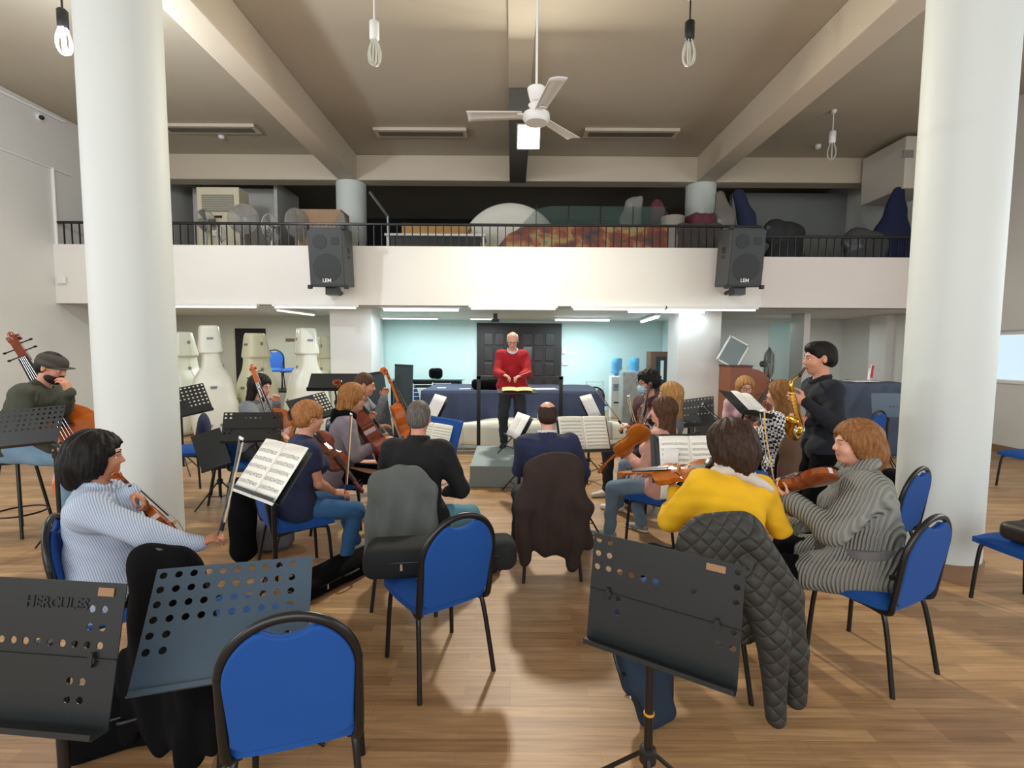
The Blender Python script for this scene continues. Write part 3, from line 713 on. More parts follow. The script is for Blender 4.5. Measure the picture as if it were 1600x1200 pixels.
# ------------------------------------------------------------ smooth bodies: distance fields turned into one closed mesh
class SDF:
    def __init__(s, vox=.008, k=.02): s.v = vox; s.k = k; s.ops = []
    def cap(s, a, b, ra, rb=None, k=None, ax=None, sc=1, op='add'):
        a = np.array(a, float); b = np.array(b, float); rb = ra if rb is None else rb
        R = max(ra, rb); s.ops.append((op, 'cap', (a, b, ra, rb, None if ax is None else np.array(ax, float) / np.linalg.norm(ax), sc), np.minimum(a, b) - R, np.maximum(a, b) + R, s.k if k is None else k)); return s
    def chain(s, P, r, k=None, **q):
        for i in range(len(P) - 1): s.cap(P[i], P[i + 1], r[i] if hasattr(r, '__len__') else r, r[i + 1] if hasattr(r, '__len__') else r, k, **q)
        return s
    def ell(s, c, r, R=None, k=None, op='add'):
        c = np.array(c, float); r = np.array(r if hasattr(r, '__len__') else (r, r, r), float); m = r.max()
        s.ops.append((op, 'ell', (c, r, np.eye(3) if R is None else np.array(R)), c - m, c + m, s.k if k is None else k)); return s
    def box(s, c, h, R=None, rd=.02, k=None, op='add'):
        c = np.array(c, float); h = np.array(h, float); m = np.linalg.norm(h)
        s.ops.append((op, 'box', (c, h, np.eye(3) if R is None else np.array(R), rd), c - m, c + m, s.k if k is None else k)); return s
    def clip(s, p, n, k=None):
        s.ops.append(('clip', 'clip', (np.array(p, float), np.array(n, float) / np.linalg.norm(n)), None, None, .004 if k is None else k)); return s
    def fold(s, fn): s.ops.append(('fold', 'fold', fn, None, None, 0)); return s
    def field(s):
        lo = np.min([o[3] for o in s.ops if o[0] == 'add'], 0) - 3 * s.v - .02; hi = np.max([o[4] for o in s.ops if o[0] == 'add'], 0) + 3 * s.v + .02
        n = np.maximum(np.ceil((hi - lo) / s.v).astype(int) + 1, 4)
        A = [(lo[i] + s.v * np.arange(n[i])).astype(np.float32) for i in range(3)]
        V = np.full(n, .15, np.float32)
        for (op, ty, pr, a, b, k) in s.ops:
            if op == 'clip':
                d = (A[0][:, None, None] - pr[0][0]) * pr[1][0] + (A[1][None, :, None] - pr[0][1]) * pr[1][1] + (A[2][None, None, :] - pr[0][2]) * pr[1][2]
                V = np.maximum(V, d.astype(np.float32)); continue
            if op == 'fold':
                V = V + pr(A[0][:, None, None], A[1][None, :, None], A[2][None, None, :]).astype(np.float32) * (np.abs(V) < .05); continue
            mg = k + 4 * s.v + .01
            i0 = np.maximum(((a - mg - lo) / s.v).astype(int), 0); i1 = np.minimum(((b + mg - lo) / s.v).astype(int) + 2, n)
            if np.any(i1 <= i0): continue
            sl = tuple(slice(i0[i], i1[i]) for i in range(3))
            X = A[0][sl[0]][:, None, None]; Y = A[1][sl[1]][None, :, None]; Z = A[2][sl[2]][None, None, :]
            if ty == 'cap':
                p, q, ra, rb, ax, sc = pr
                x, y, z = X - p[0], Y - p[1], Z - p[2]; d = q - p
                if ax is not None:
                    w = (x * ax[0] + y * ax[1] + z * ax[2]) * (1 / sc - 1); x = x + w * ax[0]; y = y + w * ax[1]; z = z + w * ax[2]
                    d = d + ax * np.dot(d, ax) * (1 / sc - 1)
                dd = max(float(d @ d), 1e-9)
                t = np.clip((x * d[0] + y * d[1] + z * d[2]) / dd, 0, 1)
                D = np.sqrt((x - t * d[0]) ** 2 + (y - t * d[1]) ** 2 + (z - t * d[2]) ** 2) - (ra + (rb - ra) * t)
                if ax is not None: D = D * (.5 + .5 * sc)
            else:
                c = pr[0]; R = pr[2]; x, y, z = X - c[0], Y - c[1], Z - c[2]
                x, y, z = (x * R[0, i] + y * R[1, i] + z * R[2, i] for i in range(3))
                if ty == 'ell':
                    r = pr[1]; k0 = np.sqrt((x / r[0]) ** 2 + (y / r[1]) ** 2 + (z / r[2]) ** 2); k1 = np.sqrt((x / r[0] ** 2) ** 2 + (y / r[1] ** 2) ** 2 + (z / r[2] ** 2) ** 2) + 1e-6
                    D = k0 * (k0 - 1) / k1
                else:
                    h = pr[1] - pr[3]; qx, qy, qz = np.abs(x) - h[0], np.abs(y) - h[1], np.abs(z) - h[2]
                    D = np.sqrt(np.maximum(qx, 0) ** 2 + np.maximum(qy, 0) ** 2 + np.maximum(qz, 0) ** 2) + np.minimum(np.maximum(qx, np.maximum(qy, qz)), 0) - pr[3]
            C_ = V[sl]
            if op == 'add': h = np.maximum(k - np.abs(C_ - D), 0) / k; V[sl] = np.minimum(C_, D) - h * h * k / 4
            else: h = np.maximum(k - np.abs(C_ + D), 0) / k; V[sl] = np.maximum(C_, -D) + h * h * k / 4
        return V, lo
    def build(s, name, mats, parent=None, matfn=None, label=None, sm=1):
        v, lo = s.field(); I = v < 0
        I[0] = I[-1] = False; I[:, 0] = I[:, -1] = False; I[:, :, 0] = I[:, :, -1] = False
        v = np.where(I, v, np.maximum(v, 1e-5))
        a, b, c = v.shape; ct = np.zeros((a - 1, b - 1, c - 1), np.int8)
        sl = lambda i, n: slice(i, n - 1 + i)
        for i in (0, 1):
            for j in (0, 1):
                for k in (0, 1): ct += I[sl(i, a), sl(j, b), sl(k, c)]
        idx = np.argwhere((ct > 0) & (ct < 8)); ID = np.full(ct.shape, -1, np.int32); ID[tuple(idx.T)] = np.arange(len(idx))
        acc = np.zeros((len(idx), 3)); num = np.zeros(len(idx)); flat = v.ravel(); st = np.array([b * c, c, 1]); base = idx @ st
        for ax in range(3):
            o1, o2 = [q for q in range(3) if q != ax]
            for i in (0, 1):
                for j in (0, 1):
                    A = base + i * st[o1] + j * st[o2]; va = flat[A]; vb = flat[A + st[ax]]; cr = (va < 0) != (vb < 0)
                    t = np.where(cr, va / np.where(cr, va - vb, 1), 0); P = np.zeros((len(idx), 3)); P[:, o1] = i; P[:, o2] = j; P[:, ax] = t
                    acc += P * cr[:, None]; num += cr
        co = lo + s.v * (idx + acc / num[:, None])
        Q = []
        for ax in range(3):
            o1, o2 = [(1, 2), (2, 0), (0, 1)][ax]
            S0 = [slice(None)] * 3; S1 = [slice(None)] * 3; S0[ax] = slice(0, -1); S1[ax] = slice(1, None)
            d = I[tuple(S0)] != I[tuple(S1)]; E = np.argwhere(d)
            E = E[(E[:, o1] > 0) & (E[:, o2] > 0) & (E[:, o1] < v.shape[o1] - 1) & (E[:, o2] < v.shape[o2] - 1)]
            e1 = np.zeros(3, int); e1[o1] = 1; e2 = np.zeros(3, int); e2[o2] = 1
            g = lambda M_: ID[tuple(M_.T)]
            q = np.stack([g(E - e1 - e2), g(E - e2), g(E), g(E - e1)], 1)
            ins = I[tuple(E.T)]; q[~ins] = q[~ins][:, ::-1]; Q.append(q)
        Q = np.concatenate(Q); Q = Q[(Q >= 0).all(1)]
        for _ in range(sm):
            A = np.zeros_like(co); n_ = np.zeros(len(co))
            for i in range(4):
                np.add.at(A, Q[:, i], co[Q[:, (i + 1) % 4]]); np.add.at(A, Q[:, i], co[Q[:, i - 1]]); np.add.at(n_, Q[:, i], 2)
            co = co * .5 + .5 * A / np.maximum(n_, 1)[:, None]
        me = bpy.data.meshes.new(name); me.vertices.add(len(co)); me.vertices.foreach_set('co', co.astype(np.float32).ravel())
        me.loops.add(len(Q) * 4); me.loops.foreach_set('vertex_index', Q.astype(np.int32).ravel())
        me.polygons.add(len(Q)); me.polygons.foreach_set('loop_start', np.arange(0, len(Q) * 4, 4, dtype=np.int32))
        try: me.polygons.foreach_set('loop_total', np.full(len(Q), 4, np.int32))
        except Exception: pass
        me.polygons.foreach_set('use_smooth', np.ones(len(Q), bool))
        for mm in (mats if isinstance(mats, (list, tuple)) else [mats]): me.materials.append(M[mm] if isinstance(mm, str) else mm)
        if matfn is not None: me.polygons.foreach_set('material_index', matfn(co[Q].mean(1)).astype(np.int32))
        me.update(calc_edges=True)
        return link(name, me, parent, label)
def V3(*a): return np.array(a, float)
def nrm(v): v = np.array(v, float); return v / (np.linalg.norm(v) + 1e-9)
def ik(a, t, l1, l2, pole):
    d = t - a; L = np.linalg.norm(d); mx = (l1 + l2) * .995
    if L > mx: t = a + d / L * mx; L = mx; d = t - a
    L = max(L, abs(l1 - l2) + .02); u = d / np.linalg.norm(d); p = np.array(pole, float); p -= u * (p @ u); p = nrm(p)
    x = (l1 * l1 - l2 * l2 + L * L) / (2 * L); h = math.sqrt(max(l1 * l1 - x * x, 0))
    return a + u * x + p * h, t
def wrinkle(seed, A=.004, f=26, dirn=(1, .3, .6)):
    r = random.Random(seed); ph = [r.uniform(0, 6) for _ in range(6)]
    d = nrm(dirn)
    def fn(x, y, z):
        w = .6 * np.sin(7 * x + ph[0]) + .7 * np.sin(9 * y + ph[1]) + .5 * np.sin(8 * z + ph[2])
        q = (x * d[0] + y * d[1] + z * d[2])
        return A * (np.sin(f * q + 2.2 * w + ph[3]) * .7 + .4 * np.sin(f * 1.9 * q - 1.7 * w + ph[4]))
    return fn
def hand(s, wrist, d, n, side, curl, S=1, spread=.12, gfist=False):
    """fingers as chains in the SDF; d = pointing, n = palm normal, side = +1 thumb towards d x n"""
    d = nrm(d); n = np.array(n, float); n = nrm(n - d * (n @ d)); t = np.cross(d, n) * side
    W = wrist
    s.cap(W, W + d * .03 * S, .024 * S, .026 * S, .015, ax=n, sc=.62)
    for u in (-.024, -.008, .009, .025): s.cap(W + d * .025 * S + t * u * .8 * S, W + d * .078 * S + t * u * S, .0135 * S, .011 * S, .014)
    L = [(.038, .024, .018), (.043, .027, .02), (.040, .025, .019), (.031, .019, .017)]
    for i, u in enumerate((.027, .009, -.009, -.026)):
        p = W + d * (.080 if i != 3 else .073) * S + t * u * S; a = 0
        dd = nrm(d + t * (u * spread * 30 * .12))
        for j, l in enumerate(L[i]):
            a += curl[j] if hasattr(curl, '__len__') else curl
            v = dd * math.cos(a) + n * math.sin(a); q = p + v * l * S
            s.cap(p, q, (.0088 - .0008 * j) * S, (.0082 - .0008 * j) * S, .004); p = q
    p = W + d * .022 * S + t * .024 * S; q = p + (d * .55 + t * .62 + n * .45) * .045 * S
    s.cap(W + d * .015 * S, q, .017 * S, .0105 * S, .012)
    r_ = q + nrm(d * .8 + t * .15 + n * .6) * .032 * S; s.cap(q, r_, .0098 * S, .0085 * S, .004)
    s.cap(r_, r_ + nrm(d * .9 + n * .3) * .022 * S, .0085 * S, .0072 * S, .003)
HAIRS = {}
def person(label, head, Z, yaw, lean=6, sit=True, S=None, side=0, twist=0, hy=0, hp=0, hr=0, L=None, Rr=None, Ld=None, Rd=None, Ln=None, Rn=None, curl=.45, curlR=None,
           feet=((-.13, .46), (.13, .44)), build=1., bust=0., belly=0, skin='skin', top='blackcloth', topinf=.012, sleeve=1., legs='blackcloth', leginf=.012, shoes='shoe', legend=1.,
           hair=None, hairm=None, glasses=None, cap_=None, mask=False, collar=None, hood=None, vox=.0075, topnoise=.0035, hem=.0, poleL=None, poleR=None, rx=0, topribs=None, slouch=0, floor=0., waist=1., ankle=.08, footm=None, extra=None, shirt=None, skirt=0, hz_force=None):
    """head = pixel of the crown; Z = depth; yaw 0 looks away from the camera, +90 to the left"""
    hw = at(head[0], head[1], Z)
    ya = math.radians(yaw); Rz = rotm(ya)
    def chain(S):
        s_ = math.radians(side); l_ = math.radians(lean); sl = math.radians(slouch)
        up = nrm(V3(math.sin(s_), math.sin(l_), math.cos(l_))); up2 = nrm(V3(math.sin(s_), math.sin(l_ + sl), math.cos(l_ + sl)))
        tw = math.radians(twist); rt = V3(math.cos(tw), math.sin(tw), 0); rt = nrm(rt - up2 * (rt @ up2)); fw = np.cross(up2, rt)
        P0 = V3(0, 0, 0); P1 = P0 + up * .20 * S; P2 = P1 + up2 * .18 * S; N = P2 + up2 * .13 * S
        Rh = rotm(tw + math.radians(hy), -math.radians(hp), math.radians(hr))
        upn = nrm(up2 * .7 + V3(0, math.sin(l_ + sl) * .3, .5))
        HB = N + upn * .085 * S; HC_ = HB + Rh @ V3(0, .012, .085) * S
        top_ = HC_ + Rh @ V3(0, -.01, .118) * S
        return up, up2, rt, fw, P0, P1, P2, N, Rh, HC_, top_
    if S is None:
        t1 = chain(1)[-1][2]
        want = (hw[2] - floor - (.47 if sit else 0)) / ((t1 + .085) if sit else (t1 + .92))
        S = min(max(want, .90), 1.1)
    up, up2, rt, fw, P0, P1, P2, N, Rh, H, T = chain(S)
    hz = hw[2] - floor - T[2]
    if hz_force: hz = hz_force
    root = hw - Rz @ T; root[2] = floor
    o = thing('person', label, 'person', root, ya)
    inv = lambda w: Rz.T @ (np.array(w, float) - root)
    off = V3(0, 0, hz)
    P0, P1, P2, N, H = (p + off for p in (P0, P1, P2, N, H))
    b = build * S
    sh = [N - up2 * .062 * S + rt * (.175 * b * s - 0) for s in (-1, 1)]
    hips = [P0 + V3(s * .09 * b, 0, -.02) for s in (-1, 1)]
    hd = [inv(L) if L is not None else P0 + V3(-.13, .36, .1), inv(Rr) if Rr is not None else P0 + V3(.13, .36, .1)]
    poles = [V3(-.5, -.35, -1) if poleL is None else V3(*poleL), V3(.5, -.35, -1) if poleR is None else V3(*poleR)]
    arms = []
    for i in (0, 1):
        # the target is the middle of the palm: keep the wrist a little short of it
        w = hd[i]; e0, _ = ik(sh[i], w, .285 * S, .25 * S, poles[i]); dirv = nrm(w - e0)
        gd = (Ld, Rd)[i]; dv = nrm(Rz.T @ np.array(gd, float)) if gd is not None else dirv
        w = w - dv * .07 * S; e, w = ik(sh[i], w, .285 * S, .25 * S, poles[i])
        if gd is None: dv = nrm(w - e)
        gn = (Ln, Rn)[i]; nv = Rz.T @ np.array(gn, float) if gn is not None else V3(0, -.2, -1)
        arms.append((sh[i], e, w, dv, nv))
    lg = []
    for i in (0, 1):
        ft = feet[i]; ank = V3(ft[0], ft[1], ankle + (ft[2] if len(ft) > 2 else 0)); kn, ank = ik(hips[i], ank, .43 * S, .42 * S, V3((-.25, .25)[i], 1, .75 if sit else .1))
        lg.append((hips[i], kn, ank))
    # ---- skin body
    B = SDF(vox, .025)
    def torso(q, inf, k=.07):
        q.cap(P0 - rt * .07 * b, P0 + rt * .07 * b, .112 * b + inf + .012 * (bust > 0) * S, k=k, ax=fw, sc=.95)
        q.cap(P1 - rt * .055 * b * waist, P1 + rt * .055 * b * waist, (.098 + belly * .4) * b * waist + inf, k=k)
        if belly: q.ell(P1 - up * .05 + fw * (.04 + belly), (.13 * b + inf, .11 * b + inf, .11 * b + inf), k=k)
        q.cap(P2 - rt * .07 * b, P2 + rt * .07 * b, .103 * b + inf, k=k, ax=fw, sc=.95)
        q.cap(sh[0] + rt * .03, sh[1] - rt * .03, .058 * b + inf, k=k * .8)
        q.cap(N - up2 * .05 * S, N, .075 * b + inf * .5, .058 * S + inf * .5, k=.05)
        if bust:
            for s_ in (-1, 1): q.ell(P1 + up2 * .12 * S + fw * (.085 + .03 * bust) * b + rt * s_ * .07 * b, ((.062 + .012 * bust) + inf * .6,) * 3, k=.05)
    torso(B, -.012)
    for (s0, e, w, dv, nv), i in zip(arms, (0, 1)):
        B.chain([s0, e, w], [.045 * b, .035 * S, .024 * S], k=.02); B.cap(e, e + (w - e) * .35, .036 * S, .037 * S, .02)
        hand(B, w, dv, nv, -1 if i == 0 else 1, (curl if i == 0 or curlR is None else curlR), S * (.95 if bust else 1.02))
    for h, kn, an in lg:
        B.cap(h, kn, .075 * b, .05 * S, .03); B.cap(kn, an, .047 * S, .032 * S, .02)
        B.cap(kn + (an - kn) * .2, kn + (an - kn) * .45 - V3(0, .012, 0), .048 * S, .045 * S, .03)
    hx = lambda x, y, z: H + Rh @ V3(x, y, z) * S
    B.cap(N - up2 * .04, hx(0, -.018, -.05), .055 * S, .050 * S, .03)
    B.ell(hx(0, -.018, .03), np.array((.076, .097, .088)) * S, Rh, .02)
    B.ell(hx(0, .028, -.035), np.array((.058, .062, .075)) * S, Rh, .03)
    B.ell(hx(0, .062, -.088), np.array((.024, .022, .02)) * S, Rh, .03)
    for s_ in (-1, 1):
        B.ell(hx(s_ * .034, .055, -.03), np.array((.026, .026, .026)) * S, Rh, .02)
        B.ell(hx(s_ * .032, .092, .005), np.array((.017, .013, .012)) * S, Rh, .012, op='sub')
        B.cap(hx(s_ * .015, .083, .025), hx(s_ * .045, .07, .025), .009 * S, .007 * S, .014)
        B.ell(hx(s_ * .078, -.012, -.005), np.array((.010, .020, .032)) * S, Rh @ rotm(s_ * -.35), .008)
        B.ell(hx(s_ * .085, -.006, -.002), np.array((.006, .010, .016)) * S, Rh, .005, op='sub')
    B.cap(hx(0, .084, .012), hx(0, .1035, -.022), .0075 * S, .0108 * S, .012)
    for s_ in (-1, 1):
        B.ell(hx(s_ * .010, .096, -.027), np.array((.0075, .009, .0065)) * S, Rh, .008)
        B.ell(hx(s_ * .032, .0725, .0125), np.array((.0165, .0125, .0085)) * S, Rh, .004); B.ell(hx(s_ * .032, .0725, -.0055), np.array((.0150, .0105, .0055)) * S, Rh, .004)
    B.cap(hx(-.017, .083, -.057), hx(.017, .083, -.057), .0060 * S, .0060 * S, .008); B.cap(hx(-.013, .082, -.066), hx(.013, .082, -.066), .0066 * S, .0066 * S, .008)
    B.cap(hx(-.024, .094, -.061), hx(.024, .094, -.061), .0022 * S, .0022 * S, .003, op='sub')
    lc = hx(0, .088, -.061); RhT = Rh.T
    def mf(c):
        q = (c - lc) @ Rh; return ((np.abs(q[:, 0]) < .024 * S) & (np.abs(q[:, 2]) < .0085 * S) & (q[:, 1] > -.012)).astype(int)
    if mask: B.ell(hx(0, .07, -.05), np.array((.03, .03, .03)) * S, Rh, .02)
    B.build('body', [skin, 'lip'], o, mf)
    for s_ in (-1, 1):
        q = MB(); q.ball(hx(s_ * .032, .0695, .003), .0112 * S, 14); q.ball(hx(s_ * .032, .0762, .003), .0060 * S, 10, m=1); q.build('eye', ['eye', 'iris'], o, smooth=True)
        q = MB(); q.tube(bez([hx(s_ * .014, .0885, .027), hx(s_ * .03, .0875, .033), hx(s_ * .050, .075, .029)], 3), [.003 * S] * 6 + [.0018 * S], 6); q.build('eyebrow', hairm if hairm and hair != 'cap' else 'hair_dark', o, smooth=True)
    # ---- top
    if top:
        q = SDF(vox + .001, .03); torso(q, topinf)
        if hem: q.cap(P0 - rt * .08 * b - up * hem, P0 + rt * .08 * b - up * hem, .125 * b + topinf, k=.08)
        for (s0, e, w, dv, nv) in arms:
            if sleeve >= 1:
                q.chain([s0, e], [.055 * b + topinf, .042 * S + topinf], k=.05); q.cap(e, e + (w - e) * .97, .042 * S + topinf, .028 * S + topinf * .8, k=.02)
                q.cap(e + (w - e) * .9, e + (w - e) * .99, .029 * S + topinf * .6, .029 * S + topinf * .6, k=.006)
            else: q.cap(s0, s0 + (e - s0) * sleeve, .056 * b + topinf, .050 * b + topinf, k=.04)
        if skirt:
            for h, kn, an in lg: q.cap(h, h + (kn - h) * skirt + V3(0, 0, -.02), .10 * b + topinf, .075 * S + topinf, k=.06)
        if topnoise: q.fold(wrinkle(label, topnoise * 1.5)); q.fold(wrinkle(label + 'b', topnoise * .7, 55, (.3, .5, 1)))
        if hem == 0 and not skirt: q.clip(P0 - up * .10, -up + V3(0, 0, 0) * 0)
        q.cap(N + up2 * .03 + fw * .012, N + up2 * .16 + fw * .03, .056 * S, k=.006, op='sub')
        q.build('sweater' if sleeve >= 1 else 'shirt', top, o)
    if collar:
        q = SDF(.006, .01)
        for i in range(14):
            a0, a1 = (2 * math.pi * i / 14, 2 * math.pi * (i + 1) / 14); c_ = N + up2 * .03
            f_ = lambda a: c_ + rt * math.cos(a) * .069 * S + fw * (math.sin(a) * .067 * S + .010) - up2 * (.035 * max(0, math.sin(a)))
            q.cap(f_(a0), f_(a1), .013 * S, .013 * S, .01, ax=up2, sc=1.5)
        q.build('collar', collar, o)
    if hood:
        q = SDF(.008, .03); c_ = N + up2 * .0 - fw * .045
        for i in range(12):
            a0, a1 = (math.pi * (.95 + 1.1 * i / 12), math.pi * (.95 + 1.1 * (i + 1) / 12))
            f_ = lambda a: N + rt * math.cos(a) * .105 * S + fw * (math.sin(a) * .075 * S + .01) + up2 * (.012 + .02 * math.sin(a))
            q.cap(f_(a0), f_(a1), .042 * S, .042 * S, .03)
        q.ell(N - fw * .105 * S - up2 * .06, np.array((.115, .045, .10)) * S, k=.05); q.fold(wrinkle('hood' + label, .004))
        q.build('hood', hood, o)
    # ---- trousers and shoes
    if legs:
        q = SDF(vox + .001, .03); q.cap(P0 - rt * .07 * b, P0 + rt * .07 * b, .112 * b + leginf * .6, k=.06)
        for h, kn, an in lg:
            en = kn + (an - kn) * legend
            q.cap(h, kn, .082 * b + leginf, .056 * S + leginf, .05); q.cap(kn, en, .052 * S + leginf, .040 * S + leginf, .03)
        if sit: pass
        q.clip(P0 + up * .07, up); q.fold(wrinkle('leg' + label, .005, 32, (0, .5, 1)))
        q.build('trousers', legs, o)
    for (h, kn, an), ft in zip(lg, feet):
        q = SDF(.006, .02); an = np.array(an); fd = nrm(V3((ft[3] if len(ft) > 3 else an[0] * .5), 1, 0)); z0 = an[2] - ankle
        c0 = V3(an[0], an[1], z0 + .03) - fd * .035
        q.cap(c0 + V3(0, 0, .008), c0 + fd * .10 * S, .036 * S, .036 * S, .02); q.cap(c0 + fd * .09, c0 + fd * .20 * S - V3(0, 0, .004), .037 * S, .028 * S, .03)
        q.cap(V3(an[0], an[1], z0 + .045), V3(an[0], an[1], z0 + .085), .038 * S, .038 * S, .02)
        q.clip(V3(0, 0, z0 + .004), V3(0, 0, -1))
        sh_ = q.build('shoe', shoes, o)
        if footm:
            q = SDF(.006, .01); q.cap(c0 - V3(0, 0, .012), c0 + fd * .20 * S - V3(0, 0, .014), .041 * S, .034 * S, .02, ax=(0, 0, 1), sc=.45); q.clip(V3(0, 0, z0 + .002), V3(0, 0, -1)); q.build('sole', footm, sh_)
    # ---- hair
    if hair:
        q = SDF(.006, .03); hs = np.array([1, 1, 1.]) * S
        g = {'short': .010, 'buzz': .004, 'curly': .026, 'fringe': .004, 'cap': .004, 'quiff': .008}.get(hair, .022)
        q.ell(hx(0, -.022, .034), np.array((.078 + g * (.5 if hair in ('short', 'quiff') else 1), .098 + g * .8, .09 + g)) * S, Rh, .03)
        amp = .004
        if hair in ('short', 'buzz', 'fringe', 'cap', 'quiff'):
            q.ell(hx(0, -.055, -.02), np.array((.068 + g, .06 + g, .06)) * S, Rh, .03); amp = .0015 if hair != 'short' else .003
            if hair == 'quiff': q.ell(hx(0, .03, .085), np.array((.07, .06, .045)) * S, Rh, .03)
            q.ell(hx(0, .09, -.045), np.array((.12, .10, .085)) * S, Rh, .01, op='sub'); q.ell(hx(0, .03, -.125), np.array((.12, .13, .09)) * S, Rh, .01, op='sub')
            if hair in ('buzz', 'quiff', 'short', 'cap'): q.ell(hx(0, .11, .02), np.array((.07, .055, .05)) * S, Rh, .02, op='sub')
            for s_ in (-1, 1): q.ell(hx(s_ * .095, .0, -.015), np.array((.03, .03, .04)) * S, Rh, .01, op='sub')
            if hair == 'fringe':
                q.ell(hx(0, -.03, .12), np.array((.064, .095, .082)) * S, Rh, .02, op='sub'); q.ell(hx(0, .08, .06), np.array((.09, .07, .08)) * S, Rh, .02, op='sub')
        elif hair == 'curly':
            q.ell(hx(0, -.03, .03), np.array((.105, .115, .105)) * S, Rh, .03); q.ell(hx(0, .035, .085), np.array((.08, .06, .045)) * S, Rh, .03); amp = .010
            q.ell(hx(0, .10, -.035), np.array((.10, .085, .085)) * S, Rh, .01, op='sub'); q.ell(hx(0, .03, -.12), np.array((.13, .13, .075)) * S, Rh, .01, op='sub')
        else:
            vol, dn = {'bob': (.030, -.10), 'puff': (.036, -.085), 'long': (.012, -.20), 'long2': (.014, -.17), 'wavy': (.022, -.11), 'bun': (.008, -.04), 'flare': (.026, -.10)}[hair]
            q.ell(hx(0, -.03, .03), np.array((.082 + vol, .10 + vol, .085 + vol * .9)) * S, Rh, .03)
            if hair != 'bun':
                for s_ in (-1, 1): q.cap(hx(s_ * .068, -.02, .02), hx(s_ * (.072 + vol * .5), -.028, dn + .03), .034 * S, .026 * S, .03)
                q.cap(hx(0, -.07, .0), hx(0, -.085 - vol * .4, dn), .075 * S, (.055 + vol * .5) * S, .05, ax=Rh @ V3(0, 1, 0), sc=.75)
                if hair in ('bob', 'puff'): q.ell(hx(0, -.055, -.035), np.array((.09 + vol, .075 + vol, .085)) * S, Rh, .04)
                if hair == 'flare': q.ell(hx(0, -.10, -.055), np.array((.10, .065, .065)) * S, Rh, .05)
                if hair in ('long', 'long2'): q.cap(hx(0, -.075, -.08), hx(0, -.085, dn - .02), .07 * S, .05 * S, .04, ax=Rh @ V3(0, 1, 0), sc=.6)
            else:
                q.ell(hx(0, -.115, .02), np.array((.04, .035, .045)) * S, Rh, .02); q.ell(hx(0, -.06, -.02), np.array((.075, .06, .06)) * S, Rh, .03)
            q.ell(hx(0, .112, -.045), np.array((.105 if hair != 'bun' else .09, .100, .115)) * S, Rh, .02, op='sub')
            if hair in ('bun',):
                for s_ in (-1, 1): q.ell(hx(s_ * .09, .02, -.04), np.array((.04, .05, .06)) * S, Rh, .015, op='sub')
            amp = .004
        rng = random.Random(label); ph = rng.uniform(0, 6); hc = H
        def hf(x, y, z):
            X = (x - hc[0]) * Rh[0, 0] + (y - hc[1]) * Rh[1, 0] + (z - hc[2]) * Rh[2, 0]; Y_ = (x - hc[0]) * Rh[0, 1] + (y - hc[1]) * Rh[1, 1] + (z - hc[2]) * Rh[2, 1]; Z_ = (x - hc[0]) * Rh[0, 2] + (y - hc[1]) * Rh[1, 2] + (z - hc[2]) * Rh[2, 2]
            if hair == 'curly': return amp * np.sin(95 * X + 2 * np.sin(60 * Z_)) * np.sin(90 * Y_ + ph) * np.sin(85 * Z_)
            a = np.arctan2(X, -Y_ + .0) 
            return amp * (np.sin(13 * a + 14 * Z_ + ph + 1.5 * np.sin(25 * Z_)) * .8 + .6 * np.sin(37 * a - 12 * Z_ + 2 * np.sin(22 * Z_ + ph)) + .3 * np.sin(90 * Z_ + 9 * a))
        q.fold(hf); hm = q.build('hair', hairm, o)
    if glasses:
        q = MB()
        for s_ in (-1, 1):
            q.tube([hx(s_ * .033 + .022 * math.cos(a), .100, .002 + .018 * math.sin(a)) for a in np.linspace(0, 2 * math.pi, 17)], .0022, 6)
            q.tube([hx(s_ * .055, .098, .008), hx(s_ * .082, .02, .008), hx(s_ * .084, -.02, .002)], .002, 6)
        q.tube([hx(-.011, .101, .004), hx(.011, .101, .004)], .002, 6); q.build('glasses', glasses, o)
    if mask:
        q = SDF(.005, .02); q.ell(hx(0, .062, -.052), np.array((.058, .058, .058)) * S, Rh, .02); q.clip(hx(0, 0, -.008), Rh @ V3(0, 0, 1)); q.clip(hx(0, .03, 0), Rh @ V3(0, -1, 0))
        q.build('face_mask', mask, o)
        q = MB()
        for s_ in (-1, 1): q.tube([hx(s_ * .055, .05, -.03), hx(s_ * .082, -.01, .0)], .0015, 5)
        q.build('mask_loop', 'white', o)
    if cap_:
        q = SDF(.006, .02); q.ell(hx(0, -.015, .055), np.array((.092, .11, .065)) * S, Rh, .02); q.cap(hx(-.03, -.015, .03), hx(.03, -.015, .03), .096 * S, .096 * S, .02, ax=Rh @ V3(0, 0, 1), sc=.35)
        q.clip(hx(0, 0, .018), Rh @ V3(0, -.15, -1)); q.fold(wrinkle('cap', .002)); q.build('cap', cap_, o)
        q = SDF(.005, .01); q.cap(hx(-.035, .07, .025), hx(.035, .07, .025), .065 * S, .065 * S, .01, ax=Rh @ V3(0, -.25, 1), sc=.12); q.build('cap_peak', cap_, o)
    if extra: extra(o, dict(N=N, P0=P0, P1=P1, P2=P2, H=H, hx=hx, Rh=Rh, rt=rt, fw=fw, up=up, up2=up2, S=S, b=b, arms=arms, lg=lg))
    W_ = lambda p: Rz @ np.array(p) + root
    print('person %-50s S %.2f hz %.2f root %.2f %.2f  hands %s %s knee %s' % (label[:50], S, hz, root[0], root[1], np.round(W_(arms[0][2]), 2), np.round(W_(arms[1][2]), 2), np.round(W_(lg[0][1]), 2)))
    o_info = dict(obj=o, root=root, hz=hz, yaw=yaw, Rz=Rz, W=W_, S=S, N=W_(N), H=W_(H), arms=[(W_(a[0]), W_(a[1]), W_(a[2])) for a in arms], fwd=Rz @ V3(0, 1, 0), hx=lambda x, y, z: W_(hx(x, y, z)))
    return o_info
